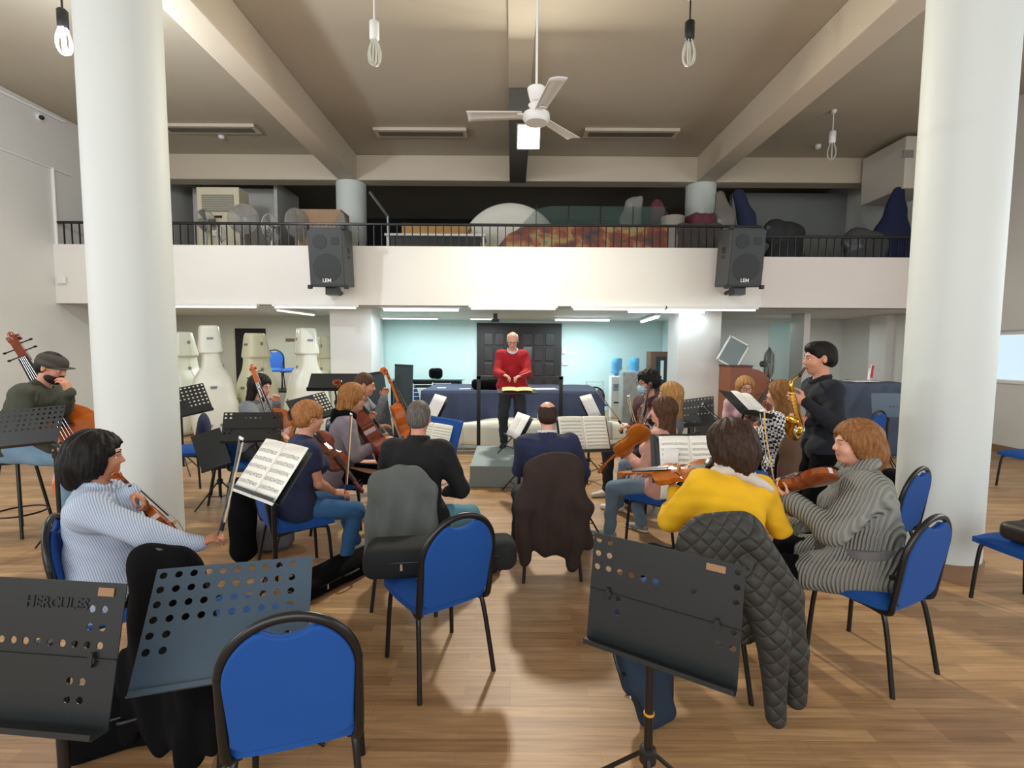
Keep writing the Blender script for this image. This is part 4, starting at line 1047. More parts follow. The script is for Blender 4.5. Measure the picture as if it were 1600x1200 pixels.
def hairmat(name, a, b):
    m = mat(name, a, .6, spec=.22); t = NT(m); tc = t.add('ShaderNodeTexCoord').outputs['Object']
    mp = t.add('ShaderNodeMapping'); mp.inputs['Scale'].default_value = (60, 60, 5); t.ln(tc, mp.inputs[0])
    n = t.add('ShaderNodeTexNoise', i_Scale=2.2, i_Detail=4.); t.ln(mp.outputs[0], n.inputs[0])
    r = t.add('ShaderNodeValToRGB'); t.ln(n.outputs[0], r.inputs[0]); r.color_ramp.elements[0].position = .35; r.color_ramp.elements[1].position = .65
    r.color_ramp.elements[0].color = lin(a); r.color_ramp.elements[1].color = lin(b); t.ln(r.outputs[0], t.b.inputs['Base Color'])
    bp = t.add('ShaderNodeBump', i_Strength=.5, i_Distance=.003); t.ln(n.outputs[0], bp.inputs['Height']); t.ln(bp.outputs[0], t.b.inputs['Normal'])
    M[name] = m; return m
hairmat('hair_dark', '241c18', '15100e'); hairmat('hair_black', '15110f', '0a0808'); hairmat('hair_brown', '5b3d28', '3b2618'); hairmat('hair_darkbrown', '3e2a1d', '251812')
hairmat('hair_blonde', 'b58a55', '8c6238'); hairmat('hair_auburn', 'a97446', '86552f'); hairmat('hair_lightbrown', '8f6238', '6c4525'); hairmat('hair_grey', '6a625c', '4c4540'); hairmat('hair_white', 'cfc8c0', 'b5aea6')
hairmat('hair_honey', 'a5743f', '7a5029')
def stripes(name, a, b, freq, axis=0, rough=.8, thr=.5):
    m = mat(name, a, rough); t = NT(m); tc = t.add('ShaderNodeTexCoord').outputs['Object']; sp = t.add('ShaderNodeSeparateXYZ'); t.ln(tc, sp.inputs[0])
    u = t.math('ADD', t.math('MULTIPLY', sp.outputs[axis], 1.), t.math('MULTIPLY', sp.outputs[2], .35))
    k = t.math('GREATER_THAN', t.math('FRACT', t.math('MULTIPLY', u, freq)), thr); t.ln(t.mix(k, lin(a), lin(b)), t.b.inputs['Base Color']); M[name] = m
stripes('striped_shirt_cloth', 'b6c0cf', '8b9ab3', 105, 1)
def knit(name, a, freq=45, strength=.9):
    m = mat(name, a, .95, noise=(40, a, .3)); t = NT(m); tc = t.add('ShaderNodeTexCoord').outputs['Object']; sp = t.add('ShaderNodeSeparateXYZ'); t.ln(tc, sp.inputs[0])
    u = t.math('ADD', t.math('ADD', sp.outputs[1], t.math('MULTIPLY', sp.outputs[0], .7)), t.math('MULTIPLY', sp.outputs[2], .12)); w = t.math('SINE', t.math('MULTIPLY', u, freq * 6.28))
    bp = t.add('ShaderNodeBump', i_Strength=strength, i_Distance=.006); t.ln(w, bp.inputs['Height']); t.ln(bp.outputs[0], t.b.inputs['Normal'])
    dk = [v * .74 for v in lin(a)[:3]] + [1]
    t.ln(t.mix(t.math('GREATER_THAN', w, -.35), dk, lin(a)), t.b.inputs['Base Color']); M[name] = m
knit('grey_rib_knit', '8c8d86', 50)
def checker(name, a, b, s):
    m = mat(name, a, .85); t = NT(m); tc = t.add('ShaderNodeTexCoord').outputs['Object']
    c = t.add('ShaderNodeTexChecker', i_Scale=s); c.inputs[1].default_value = lin(a); c.inputs[2].default_value = lin(b)
    mp = t.add('ShaderNodeMapping'); mp.inputs['Rotation'].default_value = (.3, .2, .6); t.ln(tc, mp.inputs[0]); t.ln(mp.outputs[0], c.inputs[0]); t.ln(c.outputs[0], t.b.inputs['Base Color']); M[name] = m
checker('black_white_check', 'e6e6e6', '15161a', 36)
def cloth(name, a, b=None, bumpk=.5, sc=160): M[name] = mat(name, a, .9, noise=(7, b or a, .3), bump=(sc, bumpk, .002))
cloth('olive_cloth', '45483a', '3b3e32'); cloth('navy_cloth', '232a4a', '1e2440'); cloth('black_knit', '0e0e11', '0b0b0d'); cloth('grey_shirt', '7d8287', '73787d'); cloth('grey_fleece', '6f6c6e', '656366')
cloth('mauve_grey', '847a80', '796f75'); cloth('red_wool', 'a5131d', '930f18'); cloth('yellow_wool', 'e2b013', 'd8a50c'); cloth('pink_wool', 'd3a191', 'c89585'); cloth('plum_cloth', '4c2c35', '3e232b'); cloth('dark_navy_wool', '10151f', '0d111a')
cloth('jean_blue', '33608c', '27507b'); cloth('jean_light', '7c9cb4', '6c8da8'); cloth('jean_pale', '6c8294', '5e7486'); cloth('jean_teal', '5f93a8', '52859c'); cloth('dark_jeans', '14202c', '101923'); cloth('charcoal_trouser', '2b2e33', '23262b')
cloth('grey_trouser', '4d545a', '444a50'); cloth('white_shirt', 'd3d5da', 'c9ccd2'); cloth('pale_scarf', 'c9bfb6', 'bdb2a9'); cloth('pattern_blouse', 'b9b0b5', '9e4a58', .3); cloth('brown_coat_cloth', '33241f', '2a1d19'); cloth('tan_coat_cloth', '6b4f3c', '5e4434')
cloth('felt_grey', '5d615f', '525654', .8); cloth('denim_dark', '2c4558', '24394a'); cloth('quilt_olive', '3b3a34', '33322d'); cloth('bag_grey', '6e6f72', '626366'); cloth('wine_cloth', '6a3540', '5c2c37'); cloth('case_dark', '14181a', '101314'); cloth('case_navy', '15283a', '112031')
cloth('table_navy', '3a455f', '333d56', .3, 40)
M['cap_cloth'] = mat('cap_grey_brown_cloth', '3f3a34', .9, bump=(150, .5, .002)); M['mask_blue'] = mat('surgical_mask_blue', '9fc4d6', .8); M['sneaker'] = mat('grey_white_sneaker', '9a9890', .7, noise=(20, '6d6a60', .1)); M['sole_white'] = mat('white_rubber', 'd8d6cf', .6)
# ------------------------------------------------------------ the players
GP = 'musicians seated in the rehearsal'
def beard(o, d):
    q = SDF(.005, .02); hx, S, Rh = d['hx'], d['S'], d['Rh']
    q.ell(hx(0, .036, -.068), np.array((.066, .066, .056)) * S, Rh, .02); q.ell(hx(0, .062, -.090), np.array((.033, .031, .03)) * S, Rh, .02); q.ell(hx(0, .085, -.061), np.array((.022, .03, .011)) * S, Rh, .005, op='sub'); q.clip(hx(0, 0, -.042), Rh @ V3(0, -.2, 1)); q.fold(wrinkle('beard', .002, 90))
    q.build('beard', 'hair_dark', o)
p1 = person('bearded man in dark flat cap and olive sweater sitting at the double bass', (88, 553), 4.5, -72, lean=14, slouch=14, S=1.13, hp=22, hy=-8,
    L=at(103, 600, 4.36), Rr=at(96, 706, 4.15), Ld=(-.1, -.2, .9), Ln=(-1, 0, 0), Rd=(1, .1, -.5), curl=.7, build=1.08, top='olive_cloth', topinf=.024, legs='jean_light', leginf=.02, shoes='shoe', hair='cap', hairm='hair_dark', cap_='cap_cloth', skin='skin', feet=((-.2, .45, .16), (.16, .42, .16)), glasses=None,
    extra=lambda o, d: beard(o, d))

def scarf(o, d):
    q = SDF(.007, .03); N, rt, fw, up2, S = d['N'], d['rt'], d['fw'], d['up2'], d['S']
    for i in range(16):
        f_ = lambda a: N + rt * math.cos(a) * .085 * S + fw * (math.sin(a) * .080 * S + .005) + up2 * (.018 - .02 * math.sin(a))
        q.cap(f_(i * math.pi / 8), f_((i + 1) * math.pi / 8), .027 * S, .027 * S, .02)
    q.cap(N + rt * .03 - fw * .075 + up2 * .02, N + rt * .17 - fw * .085 - up2 * .045, .035, .02, .03); q.fold(wrinkle('scarf', .006, 60)); q.build('scarf', 'pale_scarf', o)
M['red_glasses'] = mat('red_brown_glasses', '5a2020', .3); M['sandal_white'] = mat('white_sandal', 'd9d5cc', .6)
p2 = person('woman with black shoulder-length hair in a pale blue striped shirt, left of the front row', (152, 680), 2.38, -60, lean=-3, slouch=4, hy=4, hp=4,
    L=at(222, 778, 2.42), Rr=at(338, 842, 2.36), Ld=(.7, .2, -.5), Ln=(0, -.3, -1), Rd=(.8, .2, .35), Rn=(0, .3, -1), curl=.75, build=1.1, bust=1, belly=.01, top='striped_shirt_cloth', topinf=.018, topnoise=.005, hem=.04, legs='blackcloth', leginf=.02, hair='bob', hairm='hair_black', skin='skin_dark', collar='striped_shirt_cloth', feet=((-.12, .62), (.12, .62)), poleR=(.5, -.3, -1))
p3 = person('young cellist with shoulder-length dark hair and a grey sweater facing right', (410, 588), 5.3, -100, lean=8, hp=14, S=1.0, L=at(433, 622, 5.1), Rr=at(448, 684, 4.9), build=.95, top='grey_shirt', topinf=.02, legs='charcoal_trouser', leginf=.015, hair='long2', hairm='hair_dark', skin='skin_pale', feet=((-.25, .45), (.25, .4)))
p4 = person('woman with auburn hair in a clip, navy short-sleeved top and blue jeans', (486, 630), 3.7, -52, lean=10, hp=10, L=at(527, 718, 3.95), Rr=at(537, 770, 3.8), Ld=(.6, .3, .5), Rd=(.8, .1, -.1), Rn=(0, .6, -1), curl=.8, bust=.9, build=.98, sleeve=.45, top='navy_cloth', topinf=.014, hem=.03, legs='jean_blue', leginf=.014, shoes='sandal_white' if 'sandal_white' in M else 'sole_white', hair='bun', hairm='hair_auburn', skin='skin', feet=((-.18, .52), (.2, .30)), poleR=(.6, -.5, -1),
    extra=lambda o, d: MB().tube(bez([d['hx'](-.03, -.14, .05), d['hx'](0, -.165, .02), d['hx'](.02, -.15, -.03)], 4), .012, 8).build('hair_clip', 'blackplastic', o, smooth=True))
p5 = person('curly blonde woman with glasses, mauve-grey sweater and black hood, holding a dark cello', (556, 603), 4.7, -72, lean=13, hp=12, slouch=6, L=at(580, 648, 4.75), Rr=at(606, 684, 4.6), build=1.1, bust=1, belly=.015, top='mauve_grey', topinf=.02, hem=.02, hood='blackcloth', legs='blackcloth', leginf=.02, hair='wavy', hairm='hair_honey', glasses='red_glasses' if 'red_glasses' in M else 'ebony', skin='skin', feet=((-.3, .42), (.25, .42)))
p6 = person('brown-haired man in a grey shirt bending over a cello beside the leaning boards', (574, 585), 5.6, -82, lean=14, hp=14, S=1.06, L=at(603, 612, 5.5), Rr=at(600, 664, 5.35), build=1.08, top='grey_shirt', topinf=.02, hem=.02, legs='jean_blue', leginf=.016, hair='short', hairm='hair_brown', skin='skin', feet=((-.3, .45), (.28, .42)))
p7 = person('man with cropped grey hair in a black sweater, seen from behind', (655, 627), 3.45, -6, lean=8, slouch=4, hp=8, hy=6, L=at(628, 700, 3.75), Rr=at(686, 762, 3.6), Ld=(.2, .5, .6), Rd=(-.8, .4, .3), build=1.08, top='black_knit', topinf=.018, hem=.03, legs='jean_teal', leginf=.018, hair='buzz', hairm='hair_grey', skin='skin', feet=((-.25, .45), (.5, .42)), poleR=(.75, -.3, -.9), poleL=(-.4, -.3, -1), collar='black_knit')
p8 = person('balding man in a navy sweater, seen from behind in front of the podium', (855, 628), 3.9, 4, lean=8, slouch=4, hp=10, hy=-4, L=at(828, 700, 4.2), Rr=at(896, 762, 4.1), Ld=(.2, .5, .5), Rd=(-.6, .6, 0), build=1.08, top='navy_cloth', topinf=.018, hem=.03, legs='dark_jeans', leginf=.018, hair='fringe', hairm='hair_darkbrown', skin='skin_pale', feet=((-.2, .45), (.4, .46)), poleR=(.75, -.3, -.9), poleL=(-.4, -.3, -1), collar='white_shirt')
p9 = person('conductor in a red sweater and glasses standing on the grey podium', (801, 520), 7.0, 180, sit=False, lean=6, slouch=8, hp=24, L=at(808, 589, 6.72), Rr=at(793, 588, 6.72), Ld=(-.8, -.3, -.3), Rd=(.8, -.3, -.3), Ln=(0, 0, -1), Rn=(0, 0, -1), curl=.6, build=1.0, belly=.015, top='red_wool', topinf=.022, hem=.02, legs='charcoal_trouser', leginf=.022, shoes='shoe', hair='fringe', hairm='hair_white', glasses='ebony', skin='skin_pale', collar='white_shirt', floor=.27, feet=((-.12, .0, 0, -.25), (.12, .0, 0, .25)))
p10 = person('young man with curly black hair, glasses and a pale blue face mask, holding a viola', (1012, 581), 5.6, 112, lean=4, hp=6, hy=-6, S=1.08, L=at(1003, 640, 5.45), Rr=at(977, 666, 5.5), Ld=(0, 0, 1), Rd=(-.8, -.3, .1), build=.98, top='plum_cloth', topinf=.018, hem=.02, legs='charcoal_trouser', leginf=.016, hair='curly', hairm='hair_black', glasses='ebony', mask='mask_blue', skin='skin', feet=((-.2, .48), (.2, .45)), shoes='sole_white')
p11 = person('woman with long blonde hair in a grey top behind the pink sweater', (1047, 600), 5.0, 55, lean=4, L=at(1008, 662, 5.3), Rr=at(1000, 690, 5.2), build=.95, bust=.8, top='grey_shirt', topinf=.016, legs='jean_pale', leginf=.014, hair='long', hairm='hair_blonde', skin='skin_pale', feet=((-.2, .5), (.2, .45)), shoes='sole_white')
p12 = person('woman with brown shoulder-length hair in a dusty pink sweater and washed jeans', (1036, 623), 4.25, 52, lean=2, hy=6, L=at(968, 708, 4.3), Rr=at(996, 740, 4.1), Ld=(-.8, .1, .2), Rd=(-.7, -.1, 0), Rn=(0, -.5, -1), curl=.6, build=.98, bust=.8, top='pink_wool', topinf=.018, hem=.03, legs='jean_pale', leginf=.016, hair='long', hairm='hair_brown', skin='skin_pale', feet=((-.18, .42), (.17, .26)), shoes='sneaker', footm='sole_white')
p13 = person('woman with short dark brown hair in a bright yellow sweater, seen from behind', (1138, 662), 2.62, 12, lean=6, slouch=6, side=8, hy=8, hp=8, L=at(1045, 752, 2.85), Rr=at(1202, 790, 2.95), Ld=(-.5, .5, .7), Ln=(.6, 0, .6), Rd=(0, .8, .5), curl=.6, build=1.05, bust=.9, top='yellow_wool', topinf=.018, topnoise=.005, hem=.04, legs='blackcloth', leginf=.018, hair='puff', hairm='hair_darkbrown', skin='skin', feet=((-.2, .45), (.2, .42)), poleL=(-.7, -.1, -1), poleR=(.6, 0, -1), 
    extra=lambda o, d: scarf(o, d))

def shawl(o, d):
    q = SDF(.008, .04); N, rt, fw, up2, S, P1, P0 = (d[k] for k in ('N', 'rt', 'fw', 'up2', 'S', 'P1', 'P0'))
    for i in range(14):
        f_ = lambda a: N + rt * math.cos(a) * .10 * S + fw * (math.sin(a) * .10 * S + .01) + up2 * (.03 - .045 * math.sin(a))
        q.cap(f_(i * math.pi / 7), f_((i + 1) * math.pi / 7), .036 * S, .036 * S, .03)
    q.build('shawl_collar', 'grey_rib_knit', o)
    q = SDF(.008, .04); q.cap(P0 - rt * .09 + up2 * .10, P0 + rt * .09 + up2 * .10, .152, ax=up2, sc=1.0, k=.02)
    q.clip(P0 + up2 * .13, up2); q.clip(P0 + up2 * .075, -up2); q.build('knit_belt', 'grey_fleece', o)
p14 = person('woman with light brown hair in a thick grey ribbed cardigan playing a violin', (1336, 662), 2.72, 62, lean=4, slouch=8, hy=16, hp=4, L=at(1217, 768, 2.7), Rr=at(1222, 822, 2.9), Ld=(-.6, .4, .5), Ln=(.5, .2, .8), Rd=(-.8, .3, 0), curl=.6, build=1.16, bust=1, belly=.02, top='grey_rib_knit', topinf=.034, topnoise=.005, hem=.0, skirt=.72, legs='blackcloth', leginf=.02, hair='flare', hairm='hair_lightbrown', skin='skin_pale', feet=((-.12, .5), (.12, .36)), poleL=(-.6, -.5, -1), poleR=(.5, -.3, -1), extra=shawl)
p15 = person('black-haired man in a dark navy sweater standing and playing a golden saxophone', (1280, 536), 3.85, 78, sit=False, lean=4, hy=0, hp=6, L=at(1243, 622, 3.62), Rr=at(1248, 655, 3.66), Ld=(-.7, .3, .3), Rd=(-.8, .2, .2), Ln=(0, .8, .2), Rn=(0, .8, .2), curl=.7, build=1.0, waist=.92, top='dark_navy_wool', topinf=.018, hem=.0, legs='blackcloth', leginf=.012, hair='quiff', hairm='hair_black', skin='skin', feet=((-.16, .08), (.16, -.05)), collar='dark_navy_wool', poleL=(-.3, -1, -.9), poleR=(.3, -1, -.9))
p16 = person('woman with long brown hair in a black and white checked shirt, left of the saxophonist', (1219, 597), 5.0, 38, lean=4, L=at(1180, 668, 5.3), Rr=at(1200, 690, 5.3), build=.95, bust=.8, top='black_white_check', topinf=.02, hem=.04, legs='blackcloth', leginf=.015, hair='long', hairm='hair_lightbrown', skin='skin_pale', feet=((-.2, .48), (.2, .45)))
p17 = person('blonde woman with glasses and patterned blouse facing the camera before the brown cabinet', (1166, 591), 6.4, 172, lean=4, hp=14, L=at(1188, 640, 6.15), Rr=at(1160, 668, 6.1), build=1., bust=1, top='pattern_blouse', topinf=.02, hem=.03, legs='charcoal_trouser', hair='wavy', hairm='hair_blonde', glasses='ebony', skin='skin_pale', feet=((-.18, .45), (.18, .45)))
# baton in the conductor's hand
a_ = at(803, 590, 6.66); b_ = at(829, 580, 6.6); t = thing('baton', "thin pale baton in the conductor's hands", 'baton', a_)
MB().tube([(0, 0, 0), b_ - a_], .003, 6).build('shaft', 'horsehair', t); MB().ball((0, 0, 0), .009, 10).build('grip', 'mat_cork' if 'mat_cork' in M else mat_bridge, t)
# ------------------------------------------------------------ chairs
def seat_of(p, label, dy=.04, ddeg=0, dx=0, dz=None):
    a = math.radians(p['yaw'] + ddeg); fx, fy = -math.sin(a), math.cos(a)
    return chair(label, p['root'][0] + fx * dy + dx * fy, p['root'][1] + fy * dy - dx * fx, p['yaw'] + ddeg)
chair('empty blue chair nearest the camera, seen from behind at the bottom edge', -.765, 1.70, 17)
c2 = chair('empty blue chair with a black instrument case lying across its seat', -.405, 2.57, 36)
c3 = chair('blue chair under the woman in the grey cardigan', 2.0, 2.62, 26)
chair('blue chair back standing between the grey cardigan and the right column', 2.76, 3.62, 30)
chair('blue chair at the right edge with a dark bag on its seat', 3.47, 3.13, 96)
chair('blue chair far right beyond the right column, near the window', 6.5, 6.0, 90)
seat_of(p2, 'blue chair under the woman in the striped shirt', .10)
seat_of(p3, 'blue chair under the young cellist with dark hair'); seat_of(p4, 'blue chair under the woman in the navy top', .0)
seat_of(p5, 'blue chair under the woman with the black hood'); seat_of(p6, 'blue chair under the man in the grey shirt')
cj7 = seat_of(p7, 'blue chair hidden under the grey jacket behind the black sweater', -.02); cj8 = seat_of(p8, 'blue chair hidden under the brown jacket behind the navy sweater', -.02)
seat_of(p10, 'blue chair under the young man with the face mask'); seat_of(p11, 'blue chair under the woman with long blonde hair')
cj12 = seat_of(p12, 'blue chair under the woman in the pink sweater, denim jacket on its back'); cj13 = chair('blue chair under the woman in the yellow sweater', .92, 2.45, 12)
cj16 = seat_of(p16, 'blue chair under the woman in the checked shirt', -.04, ddeg=-20, dx=-.15); seat_of(p17, 'blue chair under the woman with the patterned blouse')
chair('bright blue chair back behind the saxophonist, in front of the covered piano', 4.95, 6.9, 25)
chair('blue chair half hidden behind the left column, left of the empty stands', -4.05, 6.0, -78)
cj17 = chair('blue chair with a pink and navy coat over its back, left of centre', -3.2, 5.5, -62)
chair('blue chair behind the right end of the covered table', 1.72, 10.3, 160)
chair('blue chair far back left of the covered table', -1.9, 10.7, -60)
# chairs stacked high at the back left
M['navy_seat'] = mat('dark_navy_upholstery', '131c38', .8)
ct = thing('dark_table', 'dark table at the back of the left bay carrying upturned chairs', 'table', (-5.1, 11.2, 0))
MB().box((0, 0, .74), (1.6, .7, .05)).build('table_top', 'blackplastic', ct)
for sx in (-1, 1):
    for sy in (-1, 1): MB().box((sx * .72, sy * .28, .36), (.05, .05, .72)).build('leg', 'blackmetal', ct)
for (x, y, d, lab) in ((-4.98, 11.15, 150, 'dark chair standing on the table at the back of the left bay'), (-5.5, 11.2, 200, 'dark blue chair on the same back table, further left')):
    c = chair(lab, x, y, d, z=.765)
# stool of the bassist
sx, sy = p1['root'][0], p1['root'][1]; st = thing('bar_stool', 'black stool under the bassist in the flat cap', 'stool', (sx, sy, 0)); hz = p1['hz'] - .10
MB().lathe([(.0, 0), (.17, .0), (.185, .02), (.17, .05), (0, .055)], (0, 0, hz - .055), 24).build('seat', 'blackplastic', st, smooth=True)
for k in range(4):
    a = math.pi / 4 + k * math.pi / 2; MB().tube([(.11 * math.cos(a), .11 * math.sin(a), hz - .05), (.22 * math.cos(a), .22 * math.sin(a), 0)], .013, 8).build('leg', 'blackmetal', st, smooth=True)
MB().tube([(.185 * math.cos(a), .185 * math.sin(a), .2) for a in np.linspace(0, 2 * math.pi, 25)], .009, 8).build('foot_ring', 'blackmetal', st, smooth=True)
# ------------------------------------------------------------ coats over chair backs
def coat(name, label, ch, m, top=.95, w=.40, bot=.35, flare=1.15, yb=-.265, thick=.42, sleeves=(), folds=(.008, 60), cat='jacket', wide=.15, extra=None, lean=.03):
    t = thing(name, label, cat, ch.location, ch.rotation_euler[2]); q = SDF(.008, .05); r = .125; hw = w / 2 - r
    q.cap((-hw * .7, yb, top - r), (hw * .7, yb, top - r), r, k=.06, ax=(0, 1, 0), sc=thick)
    n = 5
    for i in range(n):
        u = (i / (n - 1) - .5) * 2; x0 = u * hw; x1 = u * (w / 2 * flare - .05)
        q.cap((x0, yb, top - r * 1.25 - .03 * u * u), (x1, yb - lean, bot + .03 * math.sin(i * 2.1)), r * .85, .06, k=.05, ax=(0, 1, 0), sc=thick)
    for P_, rr in sleeves: q.chain(P_, rr, k=.03)
    def fn(x, y, z):
        s = np.clip((top - z) / .25, .15, 1)
        return folds[0] * s * np.sin(folds[1] * x * (1.3 - .35 * (top - z)) + 2.2 * np.sin(3.5 * z + x * 4)) + folds[0] * .35 * np.sin(23 * z + 16 * x)
    q.fold(fn)
    q.build('shell', m, t)
    if extra: extra(t)
    return t
coat('grey_jacket', 'grey felt jacket with vertical folds over the chair behind the black sweater', cj7, 'felt_grey', top=.985, w=.45, bot=.36, folds=(.022, 42), flare=1.1)
coat('brown_jacket', 'brown padded jacket hanging over the chair behind the navy sweater', cj8, 'brown_coat_cloth', top=.98, w=.47, bot=.30, folds=(.015, 30), flare=1.12,
     sleeves=(([(-.15, -.27, .84), (-.22, -.31, .60), (-.20, -.32, .22)], [.06, .062, .05]), ([(.15, -.27, .84), (.21, -.31, .6), (.15, -.33, .18)], [.06, .062, .05])))
def quilt_mat():
    m = mat('quilted_olive_nylon', '2d2c27', .65); t = NT(m); tc = t.add('ShaderNodeTexCoord').outputs['Object']; sp = t.add('ShaderNodeSeparateXYZ'); t.ln(tc, sp.inputs[0])
    a = t.math('SINE', t.math('MULTIPLY', t.math('ADD', sp.outputs[0], sp.outputs[2]), 42)); b = t.math('SINE', t.math('MULTIPLY', t.math('SUBTRACT', sp.outputs[0], sp.outputs[2]), 42))
    h = t.math('POWER', t.math('MULTIPLY', t.math('ABSOLUTE', a), t.math('ABSOLUTE', b)), .35)
    bp = t.add('ShaderNodeBump', i_Strength=1., i_Distance=.012); t.ln(h, bp.inputs['Height']); t.ln(bp.outputs[0], t.b.inputs['Normal']); M['quilt'] = m
quilt_mat()
coat('quilted_jacket', 'olive quilted jacket with long hanging sleeves over the chair of the yellow sweater', cj13, 'quilt', top=.985, w=.50, bot=.42, folds=(.004, 22), flare=1.25, thick=.5,
     sleeves=(([(.12, -.30, .86), (.27, -.36, .62), (.30, -.38, .36), (.33, -.38, .12)], [.075, .075, .066, .048]), ([(.10, -.32, .7), (.18, -.40, .46), (.20, -.42, .08)], [.08, .07, .042])))
coat('denim_jacket', 'blue denim jacket hanging from the chair of the pink sweater', cj12, 'denim_dark', top=.93, w=.44, bot=.22, folds=(.007, 38), flare=1.0, yb=-.28, sleeves=(([(-.14, -.29, .8), (-.20, -.34, .5), (-.19, -.34, .14)], [.06, .055, .042]),))
coat('tan_coat', 'tan brown coat over the chair of the checked shirt', cj16, 'tan_coat_cloth', top=.93, w=.44, bot=.2, folds=(.008, 34), sleeves=(([(.14, -.29, .8), (.2, -.33, .4), (.18, -.32, .15)], [.055, .05, .04]),))
coat('coat', 'navy coat with a pink lining over a chair back near the empty stands', cj17, 'navy_cloth', top=.99, w=.46, bot=.6, folds=(.01, 30), cat='coat',
     extra=lambda t: SDF(.008, .03).cap((-.02, -.30, .80), (-.03, -.33, .62), .085, .075, ax=(0, 1, 0), sc=.5).build('lining', 'wine_cloth', t))
# black coat on a chair behind the blue-grey stand
cb = chair('blue chair hidden under a black coat behind the blue-grey stand', -1.34, 2.18, -16)
coat('black_coat', 'long black coat draped over the chair beside the perforated blue-grey stand', cb, 'blackcloth', top=.93, w=.44, bot=.12, folds=(.014, 30), flare=1.15, cat='coat', sleeves=(([(.12, -.29, .8), (.17, -.3, .45), (.15, -.3, .08)], [.06, .055, .05]),))
t = thing('hanging_bag', 'black cloth bag hanging behind the white music, left of the navy top', 'bag', fl(382, 880) * [1, 1, 0] + np.array([0, 0, 0]))
q = SDF(.01, .04); q.cap((0, 0, .60), (0, 0, .12), .10, .11, ax=(0, 1, 0), sc=.6); q.fold(wrinkle('hb', .008, 20)); q.build('bag_body', 'blackcloth', t)
# ------------------------------------------------------------ music stands
def st_(label, c, yaw, tilt, roll=0, **k): return stand(label, c, yaw, tilt, roll, **k)
H1 = {(i, 3) for i in range(3, 12)} | {(i, j) for i in (10, 11) for j in (1, 2)} | {(i, j) for i in (9, 10) for j in (5, 6)}
t1, R1, o1 = st_('scratched dark grey music stand with round holes, bottom left corner', (-1.394, 1.371, .836), -5.5, -12.3, 0, w=.52, h=.40, holes=H1, nx=13, ny=8, hr=.0105, split=True)
H2 = {(i, j) for i in range(10) for j in range(4)} | {(i, j) for i in (0, 1, 8, 9) for j in (4, 5)}
t2, R2, o2 = st_('blue-grey music stand with rows of round holes, behind the nearest chair', (-1.04, 1.74, .723), 22, -43, 3.5, w=.545, h=.42, holes=H2, nx=11, ny=8, hr=.0125, m='standblue', foot=(-1.06, 1.9), lip=.02)
H3 = {(i, j) for i in (0, 1) for j in (0, 1, 2)} | {(2, 2), (3, 2), (4, 2), (5, 2), (11, 0), (11, 1), (11, 2), (8, 2), (10, 4), (11, 4), (10, 5), (11, 5), (2, 4), (2, 5)}
t3, R3, o3 = st_('dark music stand with worn white edges, right of centre in front', (.505, 1.584, .873), -30.9, -6, 1, w=.5, h=.38, holes=H3, nx=12, ny=8, hr=.0105, split=True, foot=(.50, 1.66))
M['sticker'] = mat('copper_sticker', '8a6a4c', .6)
MB(R3, o3).box((.165, -.004, .165), (.058, .003, .022)).build('sticker', 'sticker', t3); MB(R1, o1).box((.20, -.004, .175), (.05, .003, .024)).build('sticker', 'sticker', t1)
MB().lathe([(.013, 0), (.019, .002), (.019, .009), (.013, .011)], (0, 0, .42), 18).build('ring', mat('yellow_ring', 'c98a1e', .4), t3, smooth=True)
def text(s, parent, R, pos, size, m, ext=.001, name='lettering', bold=False):
    cu = bpy.data.curves.new(name, 'FONT'); cu.body = s; cu.size = size; cu.extrude = ext; cu.align_x = 'CENTER'; cu.align_y = 'CENTER'; cu.materials.append(M[m] if isinstance(m, str) else m); cu.resolution_u = 2
    if bold: cu.offset = size * .02
    tmp = bpy.data.objects.new(name, cu); COL.objects.link(tmp); bpy.context.view_layer.update()
    me = bpy.data.meshes.new_from_object(tmp.evaluated_get(bpy.context.evaluated_depsgraph_get())); bpy.data.objects.remove(tmp)
    o = bpy.data.objects.new(name, me); COL.objects.link(o); o.parent = parent
    Rm = np.array(R) @ np.array([[1, 0, 0], [0, 0, -1], [0, 1, 0]])
    mm = Matrix(Rm.tolist()).to_4x4(); mm.translation = Vector([float(v) for v in pos]); o.matrix_local = mm; return o
text('HERCULES', t1, R1, R1 @ np.array([.045, -.003, .135]) + o1, .044, 'stand', .0012, bold=True)
H4 = HOLES_A
st_('black perforated music stand at the left edge in front of the bassist', (-3.95, 3.92, 1.07), 8, -30, -6, holes={(i, j) for i in range(12) for j in range(5)}, w=.5, h=.34, foot=(-3.80, 4.0), hr=.010, baserot=50)
H6 = {(i, 0) for i in (0, 1, 10, 11)} | {(i, 1) for i in (0, 1, 4, 5, 6, 7, 10, 11)} | {(i, j) for j in (4, 5) for i in (0, 1, 9, 10, 11)}
st_('black perforated music stand left of the navy top, no music on it', (-2.578, 4.79, .936), 25, -36, 3, holes=H6, w=.52, h=.34, split=True, hr=.011)
st_('small tilted black music stand left of centre with tripod legs', at(330, 703, 4.9), 20, -22, -18, w=.27, h=.40, hr=.01, holes=(), foot=tuple(fl(345, 790)[:2]), baserot=0)
st_('black perforated music stand beside the left column', at(286, 628, 5.4), 38, -30, -12, holes={(i, j) for i in range(12) for j in range(6)}, w=.5, h=.36, hr=.01, foot=tuple(fl(287, 740)[:2]), baserot=80)
t10, R10, o10 = st_('music stand holding white sheets in front of the striped shirt', (-1.305, 2.608, 1.056), -36, -38, 0, w=.5, h=.30, holes=(), foot=tuple(fl(432, 940)[:2]))
pages('open white music with printed staves on the stand left of the navy top', R10, (-1.305, 2.608, 1.056), .44, .33, m='music2', off=-.02)
